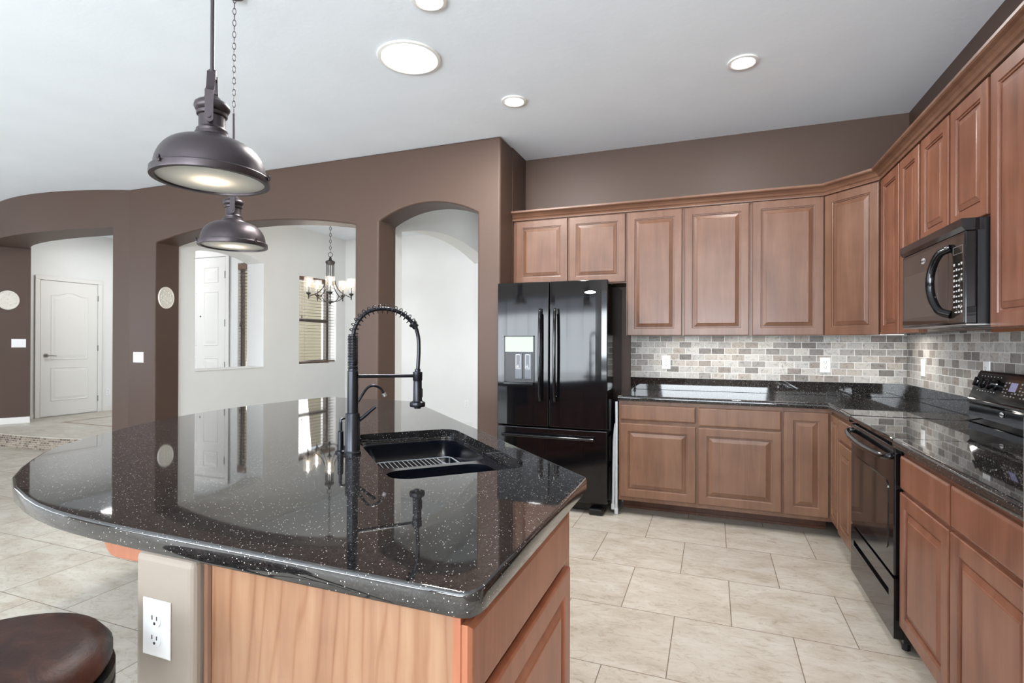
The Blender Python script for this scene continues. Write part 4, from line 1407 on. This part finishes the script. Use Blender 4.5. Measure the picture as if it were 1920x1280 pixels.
badge(bg, frame_mtx((1.2475, 3.085, 0.985), (0, -1, 0), (0, 0, 1), (-1, 0, 0)), 'Whirlpool', 0.036, 0.024)


# ================================================================== OUTLETS AND SWITCHES
def outlet(fm, label, n=1, kind='outlet', w_=None, group=None):
    o_ = fm @ Vector((0, 0, 0))
    r_ = thing('electrical_outlet' if kind == 'outlet' else 'light_switch', label, 'outlet' if kind == 'outlet' else 'light switch', tuple(o_), group=group)
    W_ = w_ or 0.072 + 0.046 * (n - 1)
    L = []
    for ins, d in ((0, 0.0005), (0, 0.0025), (0.004, 0.0055)):
        L.append([(-W_ / 2 + ins, -0.058 + ins, d), (W_ / 2 - ins, -0.058 + ins, d), (W_ / 2 - ins, 0.058 - ins, d), (-W_ / 2 + ins, 0.058 - ins, d)])
    build('cover_plate', MB().loops(L, mtx=fm), 'white_plastic', r_)
    for k in range(n):
        cx_ = (k - (n - 1) / 2) * 0.046
        if kind == 'outlet':
            for s_ in (0.02, -0.02):
                rc = build('receptacle', MB().prism([(cx_ + p_[0], s_ + p_[1]) for p_ in rrect(0, 0, 0.034, 0.029, 0.012, 4)], 0.0056, 0.007, 'Z', fm), 'white_plastic', r_)
                mm = MB().box(cx_ - 0.008, s_ - 0.001, 0.007, cx_ - 0.0055, s_ + 0.008, 0.0074, fm).box(cx_ + 0.0055, s_ - 0.001, 0.007, cx_ + 0.008, s_ + 0.007, 0.0074, fm)
                mm.prism([(cx_ + 0.003 * cos(a * pi / 5), s_ - 0.008 + 0.003 * sin(a * pi / 5)) for a in range(10)], 0.007, 0.0074, 'Z', fm)
                build('slot', mm, 'slot', rc)
        else:
            build('rocker', MB().box(cx_ - 0.016, -0.032, 0.0056, cx_ + 0.016, 0.032, 0.009, fm), 'white_plastic', r_, bevel=0.001)
    return r_


yb_ = 4.6775
outlet(frame_mtx((-0.369, yb_, 1.147), (1, 0, 0), (0, 0, 1), (0, -1, 0)), 'white outlet on the stone backsplash nearest the refrigerator')
outlet(frame_mtx((0.812, yb_, 1.146), (1, 0, 0), (0, 0, 1), (0, -1, 0)), 'white outlet on the stone backsplash left of the corner')
outlet(frame_mtx((1.3385, 4.35, 1.150), (0, -1, 0), (0, 0, 1), (-1, 0, 0)), 'white switch plate on the right backsplash near the corner', kind='switch')
outlet(frame_mtx((1.3385, 3.46, 1.165), (0, -1, 0), (0, 0, 1), (-1, 0, 0)), 'white plate on the tile just above the range backguard')
outlet(frame_mtx((-1.065, 0.7625, 0.722), (1, 0, 0), (0, 0, 1), (0, -1, 0)), 'white outlet on the beige end of the island', w_=0.079)
outlet(frame_mtx((-5.99, YA - 0.0005, 1.131), (1, 0, 0), (0, 0, 1), (0, -1, 0)), 'white double switch plate on the brown wall beside the left archway', n=2, kind='switch', w_=0.165)
outlet(frame_mtx((-3.512, 7.3295, 0.375), (1, 0, 0), (0, 0, 1), (0, -1, 0)), 'white outlet low on the white wall seen through the right archway')
outlet(frame_mtx((-9.3495, 5.83, 0.47), (0, 1, 0), (0, 0, 1), (1, 0, 0)), 'white outlet right of the arch panel door')
mjp = mj @ Matrix.Translation((0.255, 1.275, 0.0005))
outlet(mjp, 'white double switch plate on the dark jamb at the left frame edge', n=2, kind='switch', w_=0.15)


# round plaster plaques
def plaque(fm, w_, h_, label):
    r_ = thing('wall_plaque', label, 'wall plaque', tuple(fm @ Vector((0, 0, 0))), group='plaster plaques')
    L = []
    for s_, d in ((1.0, 0.001), (1.0, 0.010), (0.96, 0.016), (0.90, 0.016), (0.87, 0.010), (0.80, 0.010)):
        L.append([(s_ * w_ / 2 * cos(2 * pi * k / 36), s_ * h_ / 2 * sin(2 * pi * k / 36), d) for k in range(36)])
    build('disc', MB().loops(L, mtx=fm), 'plaster', r_, smooth=True)
    mm = MB()
    rnd = random.Random(3)
    for k in range(26):
        a = rnd.uniform(0, 2 * pi); q = 0.72 * sqrt(rnd.random())
        mm.sphere((q * w_ / 2 * cos(a), q * h_ / 2 * sin(a), 0.009), rnd.uniform(0.007, 0.014), 1, 1, 0.6, 8, 5, fm)
    build('relief', mm, 'plaster', r_, smooth=True)


plaque(frame_mtx((-5.7295, 4.178, 1.797), (0, 1, 0), (0, 0, 1), (1, 0, 0)), 0.185, 0.245, 'oval white plaster plaque on the jamb of the left archway')
plaque(mj @ Matrix.Translation((0.145, 1.868, 0.0005)), 0.235, 0.265, 'round white plaster plaque on the dark jamb at the left edge')


# ================================================================== PENDANTS
def pendant(loc, yaw, scr, label, chain_z):
    """loc = centre of the rim bottom"""
    r_ = thing('pendant_light', label, 'pendant light', loc, yaw, 'bronze dome pendants')
    R = 0.1775
    prof_ = [(0.168, 0.022)]
    for k in range(1, 15):
        a = (pi / 2) * k / 15.0
        prof_.append((0.050 + 0.117 * cos(a) ** 0.78, 0.022 + 0.104 * sin(a)))
    prof_ += [(0.067, 0.1265), (0.066, 0.131), (0.060, 0.136), (0.052, 0.140)]
    inner = [(max(q - 0.003, 0.01), z - 0.003) for q, z in prof_][::-1]
    build('shade', MB().lathe(prof_ + inner + [(0.165, 0.020)], seg=64, cap0=False, cap1=False), 'bronze', r_, smooth=True, local=True, angle=60)
    build('rim', MB().loops([[(q * cos(2 * pi * k / 64), q * sin(2 * pi * k / 64), z) for k in range(64)] for q, z in
                             ((R, 0.0), (R + 0.001, 0.003), (R, 0.020), (R - 0.003, 0.023), (0.164, 0.023), (0.160, 0.010), (0.162, 0.0))], closed=True), 'bronze', r_, smooth=True, local=True, angle=30)
    build('glass_diffuser', MB().lathe([(0.1615, 0.006), (0.12, 0.004), (0.06, 0.002), (0.005, 0.0015)], seg=48, cap0=False), 'frosted', r_, smooth=True, local=True)
    build('cap', MB().lathe([(0.052, 0.140), (0.051, 0.148), (0.047, 0.150), (0.0475, 0.158), (0.0415, 0.162), (0.040, 0.168), (0.040, 0.200), (0.046, 0.203), (0.047, 0.212), (0.044, 0.215), (0.050, 0.219), (0.0545, 0.228), (0.052, 0.239), (0.042, 0.247), (0.030, 0.251), (0.024, 0.261), (0.018, 0.265), (0.010, 0.267)], seg=40), 'bronze', r_, smooth=True, local=True, angle=50)
    for s_ in (1, -1):
        m_ = MB()
        pr = [(0.057, 0.175), (0.057, 0.262), (0.040, 0.272), (0.030, 0.285), (0.018, 0.335)]
        L = []
        for (q, z) in pr:
            L.append([(s_ * q, -0.0125, z), (s_ * q, 0.0125, z), (s_ * (q + 0.004), 0.0125, z), (s_ * (q + 0.004), -0.0125, z)])
        m_.loops(L)
        m_.cyl((s_ * 0.056, 0, 0.178), (s_ * 0.062, 0, 0.178), 0.0125, 16)
        m_.cyl((s_ * 0.040, 0, 0.183), (s_ * 0.066, 0, 0.183), 0.006, 12)
        build('yoke_strap', m_, 'bronze', r_, local=True)
    build('yoke_block', MB().cyl((-0.02, 0, 0.325), (0.02, 0, 0.325), 0.009, 12).cyl((0, 0, 0.318), (0, 0, 0.345), 0.012, 16), 'bronze', r_, smooth=True, local=True)
    zt = ZC - loc[2]
    build('rod', MB().cyl((0, 0, 0.34), (0, 0, chain_z), 0.0065, 12), 'bronze', r_, smooth=True, local=True)
    m_ = MB()
    z = chain_z + 0.004
    k = 0
    while z < zt - 0.028:
        pts_ = []
        for j in range(14):
            a = 2 * pi * j / 14
            q = 0.008 * cos(a); zz = 0.017 * sin(a) + z + 0.015
            pts_.append((q, 0, zz) if k % 2 == 0 else (0, q, zz))
        m_.tube(pts_, 0.0018, 6, closed=True)
        z += 0.0285
        k += 1
    build('chain', m_, 'bronze', r_, smooth=True, local=True)
    build('canopy', MB().lathe([(0.010, zt - 0.022), (0.03, zt - 0.017), (0.050, zt - 0.006), (0.052, zt - 0.001)], seg=32), 'bronze', r_, smooth=True, local=True)
    for k in range(3):
        a = scr + 2 * pi * k / 3 - yaw
        m_ = MB().cyl((0.160 * cos(a), 0.160 * sin(a), 0.020), (0.186 * cos(a), 0.186 * sin(a), 0.020), 0.0035, 8)
        m_.cyl((0.181 * cos(a), 0.181 * sin(a), 0.012), (0.181 * cos(a), 0.181 * sin(a), 0.028), 0.0045, 10)
        m_.cyl((0.181 * cos(a), 0.181 * sin(a), 0.026), (0.186 * cos(a), 0.186 * sin(a), 0.026), 0.0065, 12)
        build('thumb_screw', m_, 'bronze', r_, smooth=True, local=True)
    bl = build('bulb', MB().sphere((0, 0, 0.072), 0.022, 1, 1, 1.3, 16, 8).cyl((0, 0, 0.095), (0, 0, 0.138), 0.013, 12), 'white_plastic', r_, smooth=True, local=True)
    li = bpy.data.lights.new('pendant_lamp', 'POINT')
    li.energy = 0.26
    li.color = (1, 0.82, 0.6)
    li.shadow_soft_size = 0.012
    lo = bpy.data.objects.new('pendant_lamp', li)
    lo.location = (loc[0], loc[1], loc[2] + 0.020)
    COL.objects.link(lo)
    for ch in r_.children:
        for vx in ch.data.vertices:
            vx.co.x *= 0.868
            vx.co.y *= 0.868
            if vx.co.z < 0.36:
                vx.co.z *= 0.94
    return r_


P1 = (-1.366, 1.133, 1.775)
P2 = (-2.205, 1.950, 1.775)
pendant(P1, math.atan2(-P1[1], -P1[0]) - 0.15, math.atan2(-P1[1], -P1[0]) - radians(51), 'nearer and larger looking bronze dome pendant over the island, rod hung', 0.655)
pendant(P2, math.atan2(-P2[1], -P2[0]) - 0.10, math.atan2(-P2[1], -P2[0]) + radians(37.5), 'farther bronze dome pendant, partly hidden below the nearer one', 0.655)

# ================================================================== CHANDELIER
CHX, CHY, CHZ = -4.565, 5.50, 1.79
vd = math.atan2(-CHY, -CHX)
r = thing('chandelier', 'five arm dark iron chandelier with seeded glass shades in the dining room', 'chandelier', (CHX, CHY, CHZ), vd)
zt = ZC - CHZ
build('canopy', MB().lathe([(0.012, zt - 0.03), (0.05, zt - 0.018), (0.062, zt - 0.001)], seg=28), 'iron', r, smooth=True, local=True)
m_ = MB(); z = 0.66; k = 0
while z < zt - 0.04:
    pts_ = [((0.012 * cos(2 * pi * j / 12), 0, 0.024 * sin(2 * pi * j / 12) + z + 0.02) if k % 2 == 0 else (0, 0.012 * cos(2 * pi * j / 12), 0.024 * sin(2 * pi * j / 12) + z + 0.02)) for j in range(12)]
    m_.tube(pts_, 0.0028, 6, closed=True); z += 0.041; k += 1
build('chain', m_, 'iron', r, smooth=True, local=True)
build('hanging_ring', MB().tube([(0, 0.027 * cos(2 * pi * j / 20), 0.632 + 0.027 * sin(2 * pi * j / 20)) for j in range(20)], 0.0035, 8, closed=True), 'iron', r, smooth=True, local=True)
build('top_cap', MB().lathe([(0.05, 0.505), (0.052, 0.515), (0.058, 0.525), (0.060, 0.54), (0.05, 0.552), (0.02, 0.565), (0.012, 0.60), (0.006, 0.606)], seg=32), 'iron', r, smooth=True, local=True)
build('finial', MB().lathe([(0.004, -0.005), (0.012, 0.008), (0.02, 0.02), (0.05, 0.028), (0.05, 0.036), (0.01, 0.05)], seg=24), 'iron', r, smooth=True, local=True)
build('centre_rod', MB().cyl((0, 0, 0.04), (0, 0, 0.51), 0.005, 10), 'iron', r, smooth=True, local=True)
for k in range(5):
    a = 2 * pi * k / 5
    ca, sa = cos(a), sin(a)
    def Q(q, z): return (q * ca, q * sa, z)
    am = build('arm', MB().tube(bez([Q(0.045, 0.51), Q(0.045, 0.40), Q(0.052, 0.32), Q(0.075, 0.24), Q(0.115, 0.175), Q(0.18, 0.125), Q(0.268, 0.085)], 6), 0.006, 8, flat=0.9), 'iron', r, smooth=True, local=True)
    build('lower_brace', MB().tube(bez([Q(0.02, 0.030), Q(0.09, 0.040), Q(0.15, 0.075), Q(0.185, 0.122)], 6), 0.005, 8), 'iron', am, smooth=True, local=True)
    c_ = Q(0.268, 0)
    build('cup', MB().lathe([(0.006, 0.055), (0.008, 0.075), (0.006, 0.09), (0.010, 0.105), (0.028, 0.125), (0.030, 0.135), (0.012, 0.138)], (c_[0], c_[1], 0), 20), 'iron', am, smooth=True, local=True)
    build('candle_sleeve', MB().cyl((c_[0], c_[1], 0.137), (c_[0], c_[1], 0.215), 0.0085, 12), 'iron', am, smooth=True, local=True)
    build('glass_shade', MB().loops([[(c_[0] + q * cos(2 * pi * j / 28), c_[1] + q * sin(2 * pi * j / 28), z) for j in range(28)] for q, z in ((0.048, 0.139), (0.053, 0.145), (0.055, 0.325))], cap0=False, cap1=False), 'seeded_glass', am, smooth=True, local=True)
    build('bulb', MB().lathe([(0.007, 0.215), (0.013, 0.235), (0.014, 0.25), (0.009, 0.275), (0.001, 0.295)], (c_[0], c_[1], 0), 14), 'bulb', am, smooth=True, local=True)

for k in range(5):
    a = 2 * pi * k / 5 + vd
    li = bpy.data.lights.new('chandelier_lamp', 'POINT')
    li.energy = 0.9
    li.color = (1, 0.90, 0.80)
    li.shadow_soft_size = 0.012
    lo = bpy.data.objects.new('chandelier_lamp', li)
    lo.location = (CHX + 0.268 * cos(a), CHY + 0.268 * sin(a), CHZ + 0.31)
    COL.objects.link(lo)

# ================================================================== CEILING LIGHTS
def can(x, y, rr, label, name='recessed_light', cat='ceiling light', em='emit_can', power=9.0, group='recessed ceiling lights'):
    r_ = thing(name, label, cat, (x, y, ZC - 0.012), 0, group)
    inn = rr * 0.74 if name == 'recessed_light' else rr * 0.87
    L = []
    for q, z in ((rr, 0.0115), (rr, 0.008), (rr * 0.985, 0.003), (inn + 0.006, 0.0), (inn, 0.003), (inn - 0.002, 0.0115)):
        L.append([(q * cos(2 * pi * k / 48), q * sin(2 * pi * k / 48), z) for k in range(48)])
    build('trim_ring', MB().loops(L, closed=True), 'trim', r_, smooth=True, local=True)
    build('diffuser', MB().lathe([(inn - 0.001, 0.006), (inn - 0.001, 0.0045), (0.002, 0.0035)], seg=40, cap0=True), em, r_, smooth=True, local=True)
    area('ceiling_lamp', (x, y, ZC - 0.014), (0, 0.001, -1), inn * 1.8, inn * 1.8, power, (1, 0.98, 0.95), 'DISK')


can(-1.316, 3.50, 0.089, 'small recessed ceiling light nearest the refrigerator')
can(0.168, 3.495, 0.089, 'small recessed ceiling light above the range side of the room')
can(-1.325, 2.315, 0.089, 'small recessed ceiling light cut by the top frame edge')
can(-1.708, 2.752, 0.19, 'large round tubular skylight diffuser glowing white in the ceiling', 'tubular_skylight', 'skylight', 'emit_tube', 34.0, None)

# ================================================================== STOOL
SX, SY, SZ = -1.150, 0.510, 0.785
r = thing('bar_stool', 'round brown leather bar stool with black metal frame, bottom left', 'stool', (SX, SY, 0))
prof_ = [(0.02, SZ - 0.068), (0.172, SZ - 0.068), (0.180, SZ - 0.062), (0.186, SZ - 0.050), (0.186, SZ - 0.034), (0.172, SZ - 0.015), (0.14, SZ - 0.003), (0.08, SZ + 0.003), (0.01, SZ + 0.004)]
build('seat', MB().lathe(prof_, seg=48), 'leather', r, smooth=True, local=True, angle=80)
build('seat_ring', MB().lathe([(0.150, SZ - 0.112), (0.190, SZ - 0.112), (0.190, SZ - 0.096), (0.182, SZ - 0.094), (0.182, SZ - 0.088), (0.190, SZ - 0.086), (0.190, SZ - 0.069), (0.15, SZ - 0.069)], seg=48), 'black_satin', r, smooth=True, local=True)
for k in range(4):
    a = pi / 4 + k * pi / 2 + 0.35
    build('leg', MB().tube([(0.165 * cos(a), 0.165 * sin(a), SZ - 0.100), (0.24 * cos(a), 0.24 * sin(a), 0.0)], 0.013, 8), 'black_satin', r, smooth=True, local=True)
build('footrest', MB().tube([(0.217 * cos(2 * pi * k / 32), 0.217 * sin(2 * pi * k / 32), 0.24) for k in range(32)], 0.009, 8, closed=True), 'black_satin', r, smooth=True, local=True)
